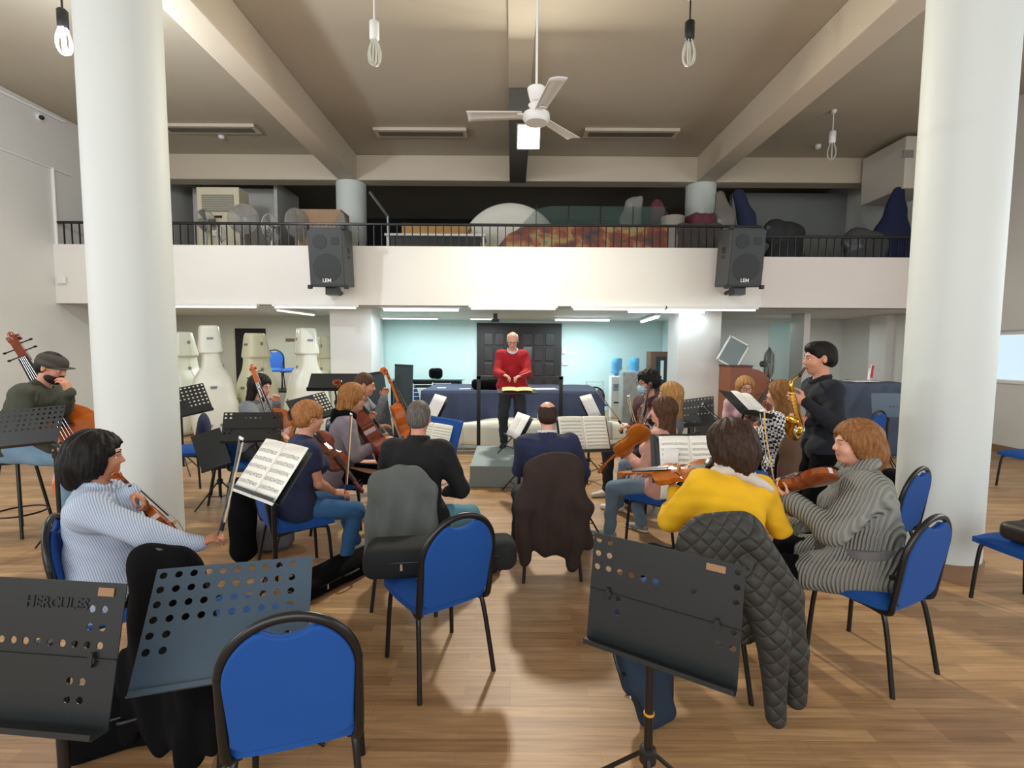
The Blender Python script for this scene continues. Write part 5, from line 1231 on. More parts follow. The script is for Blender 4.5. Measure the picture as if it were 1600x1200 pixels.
t12, R12, o12 = st_('music stand with open cream music right of the balding man', (.659, 4.413, .949), 15, -25, 1, w=.5, h=.33, baserot=70)
pages('open cream music booklet right of the balding man', R12, (.659, 4.413, .955), .47, .33)
t11, R11, o11 = st_('music stand with a blue folder right of the black sweater', at(676, 682, 4.6), -8, -25, 8, w=.48, h=.33)
pages('royal blue folder open on the stand right of the black sweater', R11, at(683, 678, 4.58), .46, .33, pagesn=1, m='blue', name='folder', bow=.002, cat='folder')
pages('white printed music in front of the blue folder', R11, at(674, 684, 4.55), .38, .28, off=-.03)
t14, R14, o14 = st_('music stand of the yellow sweater with large printed music', at(1076, 716, 3.3), -12, -22, -3, w=.5, h=.34, foot=tuple(fl(1078, 890)[:2]))
pages('large white printed music in front of the yellow sweater', R14, at(1078, 712, 3.28), .40, .26, m='music2', off=-.03)
pages('black spiral-bound folder behind the music of the yellow sweater', R14, at(1076, 712, 3.3), .44, .29, pagesn=1, m='blackplastic', name='folder', bow=.001, off=-.012, cat='folder')
pages('plain white sheet sticking out left of the large printed music', deskR(-12, -10, 3), at(1046, 740, 3.22), .10, .34, pagesn=1, m='paper', bow=.001)
st_('flat black music stand above the woman with the black hood', at(522, 597, 6.2), 14, -60, 1, w=.60, h=.40)
st_('perforated black music stand partly behind the auburn hair', at(487, 638, 5.0), 42, -35, -12, w=.42, h=.3, holes={(i, j) for i in range(8, 12) for j in range(6)})
st_('black music stand right of the long blonde hair', at(1083, 645, 5.8), -48, -20, -12, w=.5, h=.36, foot=tuple(fl(1074, 735)[:2]), holes={(i, j) for i in range(12) for j in range(0, 8, 2)}, hr=.008)
t16, R16, o16 = st_('grey-topped music stand tilted flat, left of the checked shirt', at(1164, 632, 4.7), 44, -52, 16, w=.5, h=.34)
pages('white music lying on the tilted stand left of the checked shirt', R16, at(1170, 631, 4.66), .34, .27, m='paper', off=-.02)
st_('blue-grey perforated music stand at right beside the column', (5.42, 6.9, .96), -3, -8, 0, w=.56, h=.34, m='standblue', holes={(i, 4) for i in range(5, 9)} | {(11, j) for j in range(8)}, hr=.010)
st_('music stand holding white sheets near the right end of the covered table', at(922, 638, 6.3), 62, -28, 0, w=.46, h=.30)
pages('narrow view of white sheets on the stand at the right end of the table', deskR(62, -28), at(921, 636, 6.28), .44, .32, m='paper', off=-.02)
t_, R_, o_ = st_('music stand with sheets seen edge-on beside the cropped grey head', at(682, 640, 5.6), -64, -28, 0, w=.46, h=.30)
pages('white sheets seen edge-on beside the cropped grey head', deskR(-64, -28), at(681, 639, 5.58), .44, .33, m='paper', off=-.02)
t_, R_, o_ = st_('music stand seen edge-on left of the balding man at the podium', at(812, 668, 5.6), -70, -30, 0, w=.46, h=.30)
pages('white sheets on the edge-on stand below the conductor', deskR(-70, -30), at(811, 666, 5.58), .40, .30, m='paper', off=-.02)
# conductor's desk, stands on the podium
pc = at(808, 612, 6.45)
tc, Rc, oc = st_("conductor's low flat stand with an open score on the podium", pc, 2, -85, 0, lip=.012, w=.52, h=.36, foot=(.04, 6.55), floor=.27, baserot=30)
pages("open yellowed score on the conductor's desk", Rc, pc, .40, .28, m=music_mat('yellowed_score', 'd9c98a', '6a6040', 9), off=-.03)
# ------------------------------------------------------------ instruments
def two(name, label, cat, bot, top, zv, total, L, **k):
    """lower end and scroll end given as points; the instrument is laid along them at its true size"""
    bot = np.array(bot, float); top = np.array(top, float); return make_fiddle(name, label, cat, bot, top - bot, zv, L=L, **k)
GV = 'violins and violas held by the players'
make_fiddle('violin', 'amber violin held out to the left by the woman in yellow', 'violin', at(1116, 738, 2.66), at(990, 742, 2.98) - at(1116, 738, 2.66), (.05, -.55, .85), L=.36, woods=('varnish', 'varnish'), group=GV)
make_fiddle('violin', 'reddish amber violin under the chin of the woman in the grey cardigan', 'violin', at(1306, 738, 2.56), at(1175, 775, 2.86) - at(1306, 738, 2.56), (.2, .45, 1), L=.36, woods=('varnish', 'varnish_back'), group=GV)
make_fiddle('violin', 'brown violin resting on the lap of the woman in the striped shirt', 'violin', at(297, 862, 2.62), at(170, 735, 2.36) - at(297, 862, 2.62), (.55, .6, .75), L=.36, woods=('varnish', 'varnish_back'), group=GV)
make_fiddle('viola', 'dark brown viola on the lap of the woman in the navy top', 'viola', at(489, 678, 3.92), at(548, 748, 3.86) - at(489, 678, 3.92), (.6, -.55, .5), L=.38, woods=('varnish_red', 'varnish_red'), group=GV)
make_fiddle('violin', 'orange violin held upright with its back showing beside the pink sweater', 'violin', at(1009, 666, 4.02), at(937, 737, 4.2) - at(1009, 666, 4.02), (-.3, 1, .35), L=.36, woods=('varnish', 'varnish'), group=GV)
make_fiddle('viola', 'dark amber viola held upright by the young man with the face mask', 'viola', at(1000, 690, 5.3), at(1014, 615, 5.35) - at(1000, 690, 5.3), (-.8, -.6, .1), L=.40, woods=('varnish_dark', 'varnish_dark'), group=GV)
make_fiddle('violin', 'orange violin hanging upright in front of the checked shirt', 'violin', at(1181, 706, 5.5), at(1191, 655, 5.5) - at(1181, 706, 5.5), (-1, -.5, 0), L=.36, woods=('varnish', 'varnish_back'), group=GV)
make_fiddle('violin', 'small violin scroll and neck held by the woman in the patterned blouse', 'violin', at(1170, 655, 6.05), at(1196, 612, 6.1) - at(1170, 655, 6.05), (-.2, -1, .2), L=.36, woods=('varnish_dark', 'varnish_dark'), group=GV)
b_, s_ = at(463, 745, 4.95), at(403, 592, 5.12)
make_fiddle('cello', 'bright orange cello of the young dark-haired cellist', 'cello', b_, s_ - b_, (.25, -1, .15), L=.75, rib=.115, woods=('varnish_orange', 'varnish_orange'), neck=.30, endpin=.2, chinrest=False, arch_=.035, group='cellos')
b_, s_ = at(620, 738, 4.45), at(531, 614, 4.95)
make_fiddle('cello', 'dark red cello held by the woman with the black hood', 'cello', b_, s_ - b_, (.85, .35, .3), L=.75, rib=.115, woods=('varnish_red', 'varnish_red'), neck=.30, endpin=.15, chinrest=False, arch_=.035, group='cellos')
b_, s_ = at(652, 720, 5.35), at(601, 596, 5.75)
make_fiddle('cello', 'orange cello leaning toward the black boards, held by the man in the grey shirt', 'cello', b_, s_ - b_, (.9, .3, .2), L=.72, rib=.115, woods=('varnish_orange', 'varnish_orange'), neck=.30, endpin=.2, chinrest=False, arch_=.035, group='cellos')
b_, s_ = at(178, 775, 4.55), at(23, 524, 4.75)
make_fiddle('double_bass', 'double bass with a carved scroll leaning behind the left column', 'double bass', b_, s_ - b_, (.35, -.9, .35), L=1.08, rib=.19, woods=('varnish_orange', 'varnish_red'), neck=.46, endpin=.12, chinrest=False, prof=_profb, arch_=.035)
bow('violin bow held upright by the woman in the navy top', at(540, 772, 3.78), at(549, 646, 3.72))
bow('dark violin bow held up from the knee of the striped shirt', at(343, 838, 2.36), at(378, 684, 2.3), stick='steel')
bow('pale bow pointing up between the yellow sweater and the grey cardigan', at(1206, 752, 2.82), at(1190, 640, 2.86), stick=mat_bridge)
bow('bow held by the young man with the face mask, slanting to the left', at(973, 666, 5.5), at(932, 608, 5.5))
bow('bow standing up behind the orange violin of the pink sweater', at(995, 672, 4.3), at(981, 618, 4.3), stick=mat_bridge)
bow('bow leaning right of the black music stand near the amplifier', at(1132, 662, 5.2), at(1097, 631, 5.2), stick='blackplastic')
bow('cello bow crossing in front of the young cellist', at(415, 632, 4.95), at(404, 604, 4.9))
# saxophone
m0 = p15['hx'](0, .10, -.062); t = thing('saxophone', 'golden alto saxophone held at the mouth of the standing man', 'saxophone', m0); S0 = lambda P: [np.array(p) - m0 for p in P]
MB().tube(S0([m0, m0 + (at(1247, 590, 3.52) - m0) * .8]), [.009, .014], 12).build('mouthpiece', 'ebony', t, smooth=True)
k0 = m0 + (at(1247, 590, 3.52) - m0) * .7; A_ = at(1236, 598, 3.5); B1 = at(1236, 612, 3.5); B2 = at(1250, 668, 3.55); B3 = at(1243, 683, 3.5); B4 = at(1233, 672, 3.44); B5 = at(1238, 655, 3.40)
MB().tube(bez(S0([k0, (k0 + A_) / 2 + [0, 0, .008], A_, B1]), 6), [.010] * 6 + [.011] * 6 + [.012] * 7, 14).build('neck_tube', 'gold', t, smooth=True)
Pb = bez(S0([B1, B1 * .5 + B2 * .5, B2, B3, B4, B5]), 6); n = len(Pb)
MB().tube(Pb, [.013 + .020 * (i / n) + (.026 * max(0, (i - n * .86) / (n * .14)) ** 2) for i in range(n)], 18, cap=False).build('body_tube', 'gold', t, smooth=True, solid=.002)
for i in range(9):
    p = np.array(Pb[2 + i]); q = MB(); q.cyl(p + np.array([-.012, -.02, 0]), .013, .008, 14, axis=(-.4, -1, 0)); q.build('key', 'gold', t, smooth=True)
q = MB(); q.tube([np.array(Pb[1]) + [-.022, -.014, 0], np.array(Pb[10]) + [-.026, -.018, 0]], .003, 6); q.tube([np.array(Pb[1]) + [.012, -.024, 0], np.array(Pb[10]) + [.014, -.026, 0]], .003, 6); q.build('key_rod', 'gold', t)
# ------------------------------------------------------------ instrument cases
def loft(mb, prof, n=48, ex=4.5, axis=None):
    """prof: (z, half width, half depth, y offset)"""
    v = []
    for (z, w, d, y) in prof:
        for j in range(n):
            a = 2 * math.pi * j / n; c, s = math.cos(a), math.sin(a)
            v.append((w * math.copysign(abs(c) ** (2 / ex), c), y + d * math.copysign(abs(s) ** (2 / ex), s), z))
    k = len(prof); f = [(i * n + j, i * n + (j + 1) % n, (i + 1) * n + (j + 1) % n, (i + 1) * n + j) for i in range(k - 1) for j in range(n)]
    f += [tuple(range(n))[::-1], tuple((k - 1) * n + j for j in range(n))]
    return mb.put(v, f)
CP = [(0, .20, .18, 0), (.03, .27, .26, 0), (.15, .34, .30, 0), (.40, .375, .31, 0), (.62, .36, .31, 0), (.80, .32, .305, 0), (.95, .305, .30, .0), (1.08, .28, .285, 0), (1.18, .23, .265, .0), (1.27, .175, .25, .0), (1.38, .145, .235, 0), (1.50, .135, .225, 0), (1.53, .16, .23, 0), (1.56, .185, .235, 0), (1.75, .168, .20, -.01), (1.96, .145, .165, -.02), (2.0, .12, .13, -.02)]
def smooth_prof(P, n=5):
    out = [tuple(p) for p in bez([np.array(p) for p in P], n)]; return out
M['case_white'] = mat('ivory_fibreglass', 'dedfd4', .3, noise=(1.4, 'd4d6c6', .4), coat=.3)
M['case_cream'] = mat('aged_cream_fibreglass', 'd6d2b8', .35, noise=(1.6, 'c9c4a6', .4))
def bass_case(label, px, py_base, rz, s=1., m='case_white', tilt=0, Y=None):
    p = fl(px, py_base) if Y is None else at(px, 600, Y) * [1, 1, 0]
    t = thing('double_bass_case', label, 'instrument case', p, math.radians(rz), 'white double bass cases along the left bay'); R = rotm(0, 0, math.radians(tilt))
    b = MB(R); loft(b, [(z * s, w * s, d * s, y) for z, w, d, y in smooth_prof(CP)]); b.build('shell', m, t, smooth=True)
    sm = MB(R); 
    pr = smooth_prof(CP)
    for sg in (-1, 1): sm.tube([(sg * (w * s + .003), .02, z * s) for z, w, d, y in pr], .007, 6)
    sm.build('rim_seam', 'case_cream', t, smooth=True)
    for (x, z) in ((-.30, .30), (.30, .30), (0, 1.78), (0, .95)):
        k = [q for q in pr if q[0] <= z][-1]
        h = MB(R); h.box((x * .35 * s, -k[2] * s - .008, z * s), (.10, .015, .045)); h.tube([(x * .35 * s - .045, -k[2] * s - .015, z * s), (x * .35 * s, -k[2] * s - .04, z * s), (x * .35 * s + .045, -k[2] * s - .015, z * s)], .007, 6); h.build('handle', 'steel', t)
    for sg in (-1, 1):
        for z in (.25, .7, 1.3, 1.8):
            k = [q for q in pr if q[0] <= z][-1]; MB(R).box((sg * (k[1] * s + .006), 0, z * s), (.02, .05, .06)).build('latch', 'steel', t, bevel=.003)
    return t
bass_case('white double bass case nearest the left column, partly hidden by it', 288, 690, -20, 1.01, Y=9.6)
bass_case('large white double bass case standing second from the left column', 337, 695, 32, 1.06, tilt=-2, Y=9.0)
bass_case('cream double bass case in front of the dark doorway, red sticker on it', 402, 690, -28, 1.0, 'case_cream', Y=9.55)
bass_case('white double bass case with speckled head, left of the left pillar', 480, 690, 42, 1.05, Y=9.35)
bass_case('cream double bass case mostly hidden at the left edge of the pillar', 508, 690, 84, .98, 'case_cream', Y=10.7)
# cello cases lying under the covered table
def lying_case(label, x0, x1, y, z, m, s, flip=1):
    t = thing('cello_case', label, 'instrument case', ((x0 + x1) / 2, y, z)); Rm = np.array([[0, 0, flip], [1, 0, 0], [0, 1, 0]], float)
    b = MB(Rm); L = x1 - x0; loft(b, [((zz / 2 - .5) * L, w * s, d * s, 0) for zz, w, d, _ in smooth_prof(CP)]); b.build('shell', m, t, smooth=True)
    h = MB(Rm); h.box((0, -.0, 0), (.02, .02, .02)); MB().box((flip * L * .38, -.155 * s * 1.1, .0), (.05, .02, .08)).build('latch', 'blackplastic', t)
lying_case('white cello case lying on the floor under the covered table, head to the left', -1.25, .55, 7.98, .33, 'case_white', .80, -1)
lying_case('second white cello case lying behind the podium under the covered table', .62, 2.1, 8.55, .30, 'case_white', .7, 1)
# soft cases near the front
def soft_case(name, label, base, rz, Lc, w, h, m, rx=0, ry=0, zc=None, taper=.8, cat='instrument case', zips=True):
    t = thing(name, label, cat, base, math.radians(rz)); q = SDF(.008, .03)
    R = rotm(0, math.radians(rx), math.radians(ry)); zc = h / 2 if zc is None else zc; o = V3(0, 0, zc)
    q.box(o + R @ V3(-Lc * .12, 0, 0), (Lc * .38, w / 2, h / 2), R, rd=min(w, h) * .38, k=.06); q.box(o + R @ V3(Lc * .25, 0, 0), (Lc * .25, w / 2 * taper, h / 2), R, rd=min(w, h) * .36, k=.06)
    q.build('shell', m, t)
    if zips:
        z = MB(R, o); pts = []
        for i in range(33):
            a = 2 * math.pi * i / 32; c, s = math.cos(a), math.sin(a); ww = w / 2 * (1 if c < 0 else 1 - (1 - taper) * min(1, c * 1.6)); pts.append((Lc * .5 * math.copysign(abs(c) ** .45, c), ww * math.copysign(abs(s) ** .45, s), h * .12))
        z.tube(pts, .005, 6); z.build('zip', 'blackplastic', t, smooth=True)
        k = MB(R, o); k.tube(bez([(-.06, -w / 2 - .004, .02), (-.05, -w / 2 - .035, .03), (.05, -w / 2 - .035, .03), (.06, -w / 2 - .004, .02)], 4), .008, 8); k.build('handle', 'blackplastic', t, smooth=True)
        for sx in (-.25, .25):
            kk = MB(R, o); kk.box((sx * Lc, -w / 2 - .005, -.0), (.012, .008, .035)); kk.build('buckle', 'chrome', t)
    return t
soft_case('violin_case', 'long black instrument case lying across the seat of the empty chair', (-.39, 2.66, .49), 8, .84, .27, .17, 'case_dark')
soft_case('violin_case', 'open black violin case on the floor below the white sandals', fl(528, 905) * [1, 1, 0] , 60, .80, .26, .13, 'blackcloth')
soft_case('violin_case', 'navy instrument case leaning behind the worn music stand', (.62, 2.25, .0), -60, .62, .26, .12, 'case_navy', rx=0, ry=62, zc=.28, taper=.7)
soft_case('violin_case', 'black instrument case on edge at the bottom left under the coat', (-1.62, 2.02, .0), 30, .52, .14, .28, 'blackcloth', zc=.145)
soft_case('bag', 'grey cloth bag on the floor under the navy top\'s chair', fl(425, 858) * [1, 1, 0], 20, .36, .22, .26, 'bag_grey', cat='bag', zips=False)
soft_case('bag', 'dark leather bag lying on the blue seat at the right edge', (3.42, 3.06, .50), 10, .36, .26, .12, mat('dark_brown_leather', '2a211f', .45), cat='bag', zips=False)
soft_case('backpack', 'dark backpack with a purple strap on the floor left of the right column', (3.95, 5.0, .0), 30, .34, .3, .5, 'blackcloth', cat='backpack', zips=False)
soft_case('bag', 'black bag on the covered table left of the conductor', (at(764, 600, 8.7)[0], 8.7, 1.012), 5, .62, .3, .17, 'blackcloth', cat='bag', zips=False)
soft_case('bag', 'pink-grey bag on the floor behind the grey cardigan\'s violin', fl(1243, 790) * [1, 1, 0], 20, .34, .2, .2, 'mauve_grey', cat='bag', zips=False)
# ------------------------------------------------------------ podium, rail and table
pm = mat('grey_podium_carpet', '8f9c9c', .95, bump=(200, .4, .002), noise=(2, '879494', .4))
pd = thing('podium', 'low grey carpeted podium under the conductor', 'podium', (.10, 6.62, 0))
MB().box((0, 0, .135), (1.24, 1.30, .27)).build('platform', pm, pd, bevel=.008)
gr = thing('guard_rail', 'black metal guard rail behind the conductor at the podium', 'railing', (.12, 7.42, 0))
for s in (-1, 1): MB().box((s * .63, 0, .655), (.055, .04, 1.31)).build('post', 'blackmetal', gr)
MB().box((0, 0, 1.29), (1.32, .04, .05)).build('top_bar', 'blackmetal', gr)
tb = thing('covered_table', 'wide table covered by a dark blue cloth behind the podium', 'table', (.0, 9.15, 0))
MB().box((0, 0, .975), (3.05, 1.6, .04)).build('table_top', 'white', tb)
for sx in (-1, 1):
    for sy in (-1, 1): MB().box((sx * 1.3, sy * .65, .48), (.06, .06, .96)).build('leg', 'blackmetal', tb)
tc_ = thing('tablecloth', 'dark blue cloth draped over the wide table, hem lifted over the white cases', 'tablecloth', (.0, 9.15, 0))
def hemz(s_):  # s_ in [-1,1] along the front
    return float(np.interp(s_, [-1, -.75, -.5, -.2, .05, .3, .6, 1], [.0 + .02, .05, .14, .30, .50, .55, .40, .25]))
W2, D2 = 1.56, .83
cl = MB()
cl.grid(lambda u, v: ((u - .5) * 2 * W2, (v - .5) * 2 * D2, 1.0 + .003 * math.sin(u * 40) * math.sin(v * 11)), 40, 10)
def front(u, v):
    x = (u - .5) * 2; h = hemz(x); z = 1.0 + (h - 1.0) * v; f = .05 * v * (math.sin(x * 16) * .7 + math.sin(x * 37 + 1) * .3) + .02 * math.sin(9 * z + 5 * x) * v
    return (x * (W2 + .06 * v), -D2 - .02 - .08 * v + f, z)
cl.grid(lambda u, v: front(1 - u, v), 90, 16)
for sg in (-1, 1):
    def side_(u, v, sg=sg):
        y = (u - .5) * 2; z = 1.0 - (.96 if sg < 0 else .8) * v; return (sg * (W2 + .06 * v + .03 * v * math.sin(y * 12)), y * (D2 + .06 * v), z)
    cl.grid(side_, 40, 10)
cl.build('cloth', 'table_navy', tc_, smooth=True, solid=.006)
def sheet_on(px, py, Y, w, d, lab, rz=10, z=1.006, m='paper'):
    p = at(px, py, Y); p[2] = z; t = MB().box((0, 0, .003), (w, d, .006)).build('paper_sheet', m); t.location = [float(v) for v in p]; t.rotation_euler[2] = math.radians(rz); tag(t, lab, 'paper')
sheet_on(848, 608, 8.8, .5, .3, 'white papers lying on the covered table right of the conductor'); sheet_on(727, 609, 8.7, .2, .14, 'small white paper on the covered table left of the black bag'); sheet_on(690, 607, 8.9, .16, .12, 'small white card near the left end of the covered table')
# ------------------------------------------------------------ things in the bays
def board(name, label, px, Y, w, h, m, rz, tilt, cat='board'):
    p = at(px, 600, Y) * [1, 1, 0]; t = thing(name, label, cat, p, math.radians(rz)); R = rotm(0, 0, math.radians(tilt)); b = MB(R); b.box((0, 0, h / 2), (w, .05, h)); b.build('panel', m, t, bevel=.006)
    e = MB(R); e.box((0, -.03, h - .02), (w, .012, .03)); e.box((0, -.03, .02), (w, .012, .03)); e.build('edge_strip', 'blackplastic', t); return t
M['slate'] = mat('slate_grey_board', '2b3a40', .6)
board('leaning_board', 'dark slate board leaning against the left pillar, nearest the cello', 600, 9.0, .34, 1.30, 'slate', 28, -8)
board('leaning_board', 'dark slate board standing upright right of the other leaning board', 628, 9.3, .36, 1.42, 'slate', -12, 2)
bt = thing('glass_desk', 'black desk with a glass top at the back wall behind the table', 'desk', (at(668, 600, 12.4)[0], 12.4, 0))
MB().box((0, 0, .95), (1.9, .6, .03)).build('glass_top', mat('desk_glass', '7ea3a3', .1), bt); MB().box((0, .1, .82), (1.7, .4, .18)).build('drawer_box', 'blackplastic', bt)
for sx in (-1, 1): MB().box((sx * .85, 0, .40), (.06, .5, .80)).build('leg', 'blackmetal', bt)
soft_case('camera_bag', 'small black camera bag on the glass desk at the back', (at(681, 590, 12.3)[0], 12.3, .968), 0, .34, .22, .26, 'blackcloth', cat='bag', zips=False)
def wire_chair(label, x, y, rz):
    t = thing('wire_chair', label, 'chair', (x, y, 0), math.radians(rz)); wm = 'whiteplastic'
    for s in (-1, 1):
        MB().tube([(s * .2, -.2, 0), (s * .2, -.2, .45), (s * .2, -.26, .98)], .012, 8).build('rear_leg', wm, t); MB().tube([(s * .2, .2, 0), (s * .2, .2, .45)], .012, 8).build('front_leg', wm, t)
    MB().box((0, 0, .46), (.42, .42, .04)).build('seat', 'blue', t, bevel=.01)
    for i in range(5): MB().tube([(-.2, -.215 - .055 * (i / 5), .62 + i * .085), (.2, -.215 - .055 * (i / 5), .62 + i * .085)], .007, 6).build('back_wire', wm, t)
wire_chair('white wire-backed chair left of the covered table', at(660, 600, 10.5)[0] , 10.55, 10); wire_chair('second white wire-backed chair left of the covered table, nearer the bag', at(692, 600, 10.6)[0], 10.9, -8); wire_chair('white wire-backed chair at the right end of the covered table', at(932, 600, 10.8)[0] + .1, 11.2, 185)
M['water_blue'] = mat('blue_water_bottle', '5aa9d6', .1, alpha=.8)
def bottle(x, y, z, label):
    t = thing('water_bottle', label, 'bottle', (x, y, z)); MB().lathe([(.03, 0), (.05, .02), (.13, .07), (.135, .12), (.125, .16), (.135, .20), (.125, .27), (.135, .31), (.135, .42), (.12, .45), (0, .45)], n=24).build('shell', 'water_blue', t, smooth=True)
x1 = at(963, 600, 12.3)[0]
wd = thing('water_dispenser', 'white water dispenser with two taps at the back wall', 'water dispenser', (x1, 12.3, 0)); MB().box((0, 0, .53), (.32, .32, 1.06)).build('cabinet', 'whiteplastic', wd, bevel=.02)
MB().box((0, -.165, .78), (.22, .01, .18)).build('tap_recess', mat('tap_grey', '8d9a9c', .5), wd)
for s in (-1, 1): MB().tube([(s * .05, -.17, .82), (s * .05, -.21, .82), (s * .05, -.21, .79)], .012, 8).build('tap', ('blue', 'red_wool')[s > 0], wd)
MB().box((0, -.165, .40), (.18, .01, .03)).build('drip_slot', 'blackplastic', wd)
bottle(x1, 12.3, 1.06, 'large blue water bottle upside down on the white dispenser')
x2 = at(985, 600, 13.0)[0]; sh = thing('shelf_unit', 'brown wooden cabinet behind the young man with the face mask', 'cabinet', (at(1025, 600, 12.9)[0], 12.9, 0))
MB().box((0, 0, .84), (.44, .4, 1.68)).build('carcass', mat('cabinet_brown', '6f4f3c', .5), sh, bevel=.01)
MB().box((.06, -.21, 1.1), (.26, .02, .9)).build('glass_door', mat('cabinet_glass', '22303a', .2), sh); MB().box((.08, -.225, 1.2), (.08, .01, .5)).build('white_poster', 'paper', sh)
pb_ = thing('wrapped_box', 'tall brown box wrapped in clear plastic beside the water dispenser', 'box', (at(985, 600, 11.4)[0], 11.4, 0))
MB().box((0, 0, .6), (.42, .4, 1.2)).build('box', mat('wrapped_brown', '8e8274', .35, noise=(6, 'a39a8c', .1)), pb_, bevel=.02)
q = SDF(.012, .03).box((0, 0, .61), (.235, .225, .62), rd=.04).fold(wrinkle('wrap', .012, 22)).build('plastic_wrap', mat('clear_plastic_film', 'c8d2d4', .15, alpha=.3), pb_)
bottle(at(990, 600, 12.7)[0], 12.7, 1.06, 'blue water bottle standing above the wrapped box'); sp_ = thing('bottle_stand', 'low white cabinet carrying the second blue water bottle', 'cabinet', (at(990, 600, 12.7)[0], 12.7, 0)); MB().box((0, 0, .53), (.34, .3, 1.06)).build('carcass', 'whiteplastic', sp_, bevel=.01)
M['lectern_wood'] = mat('orange_brown_wood', '8a4f30', .4, noise=(3, '7c452a', .3))
lc = thing('bar_counter', 'brown wooden counter with a curved top right of the right pillar', 'counter', (at(1164, 600, 9.3)[0], 9.3, 0)); x_ = .40
prof_ = [(-x_, 0), (-x_, 1.42), (.0, 1.42), (.02, 1.38)] + [(.02 + .38 * math.sin(a), .94 + .44 * math.cos(a)) for a in np.linspace(0.05, math.pi / 2, 10)] + [(x_, 0)]
MB().prism(prof_, .5, np.array([[1, 0, 0], [0, 0, 1], [0, 1, 0]]), (0, -.25, 0)).build('carcass', 'lectern_wood', lc, bevel=.008)
MB().box((-.20, 0, 1.435), (.42, .54, .03)).build('top_board', mat('dark_wood_edge', '4a2c1e', .4), lc)
wb = thing('whiteboard', 'grey panel with a white frame tilted on the brown counter', 'board', (at(1134, 600, 9.3)[0], 9.32, 1.455)); Rw = rotm(0, 0, math.radians(28))
MB(Rw).box((0, 0, .26), (.40, .02, .50)).build('panel', mat('grey_panel', '7f8c90', .6), wb)
fm = MB(Rw); fm.box((.20, -.005, .26), (.025, .03, .52)); fm.box((-.20, -.005, .26), (.025, .03, .52)); fm.box((0, -.005, .51), (.42, .03, .025)); fm.box((0, -.005, .01), (.42, .03, .025)); fm.build('frame', 'white', wb)
am = thing('amplifier', 'small grey-framed amplifier on the floor beside the right pillar', 'amplifier', (at(1100, 600, 8.9)[0], 8.9, 0)); MB().box((0, 0, .25), (.44, .3, .5)).build('cabinet', 'blackplastic', am, bevel=.01)
MB().box((0, -.155, .24), (.38, .01, .42)).build('grille_cloth', mat('speaker_cloth', '3c4244', .9), am); fm = MB()
for s in (-1, 1): fm.box((s * .2, -.16, .25), (.02, .015, .48)); fm.box((0, -.16, .25 + s * .23), (.42, .015, .02))
fm.build('trim_frame', 'steel', am)
def pedestal_fan(label, x, y, z, h, r, rz, tilt=0, m='fan_grey', cover=False):
    t = thing('pedestal_fan', label, 'fan', (x, y, z), math.radians(rz)); MB().lathe([(.19, 0), (.19, .02), (.03, .05)], n=24).build('base', m, t, smooth=True); MB().tube([(0, 0, .03), (0, 0, h - .02)], .016, 10).build('pole', m, t, smooth=True)
    R = rotm(0, math.radians(90 + tilt)); b = MB(R, (0, 0, h)); b.lathe([(.02, -.17), (.06, -.15), (.065, -.05), (.03, -.03)], n=20); b.build('motor', m, t, smooth=True)
    g = MB(R, (0, 0, h))
    for k in range(30):
        a = 2 * math.pi * k / 30; c, s = math.cos(a), math.sin(a)
        for sg in (-1, 1): g.tube([(.03 * c, .03 * s, sg * .075), (r * .6 * c, r * .6 * s, sg * .07), (r * c, r * s, 0)], .0028, 4, cap=False)
    for rr in (r, ): g.tube([(rr * math.cos(a), rr * math.sin(a), 0) for a in np.linspace(0, 2 * math.pi, 33)], .007, 6)
    g.build('grille', m, t)
    for k in range(3):
        a = 2 * math.pi * k / 3; bl = MB(R @ rotm(a), (0, 0, h)); bl.grid(lambda u, v: (.04 + u * r * .78, (v - .5) * (.08 + .12 * u), .03 * (v - .5)), 6, 4); bl.build('blade', 'fan_blade', t, solid=.003, smooth=True)
    if cover:
        q = MB(R, (0, 0, h)); q.lathe([(0, .09), (r * .7, .085), (r * 1.03, .0), (r * .7, -.085), (.07, -.1)], n=28); q.build('plastic_cover', 'film', t, smooth=True)
    return t
M['fan_grey'] = mat('fan_grey_plastic', '9a9b98', .4); M['fan_blade'] = mat('fan_blade_grey', '7c7d7a', .4); M['film'] = mat('dusty_plastic_film', 'b6b3ab', .3, alpha=.35); M['fan_white'] = mat('fan_white_plastic', 'd8d8d4', .4); M['fan_dark'] = mat('fan_dark_grey', '4c5254', .5)
pedestal_fan('dark grey pedestal fan in a plastic cover by the glass partition', at(1200, 600, 9.9)[0], 9.9, 0, 1.45, .34, 68, m='fan_dark', cover=True)
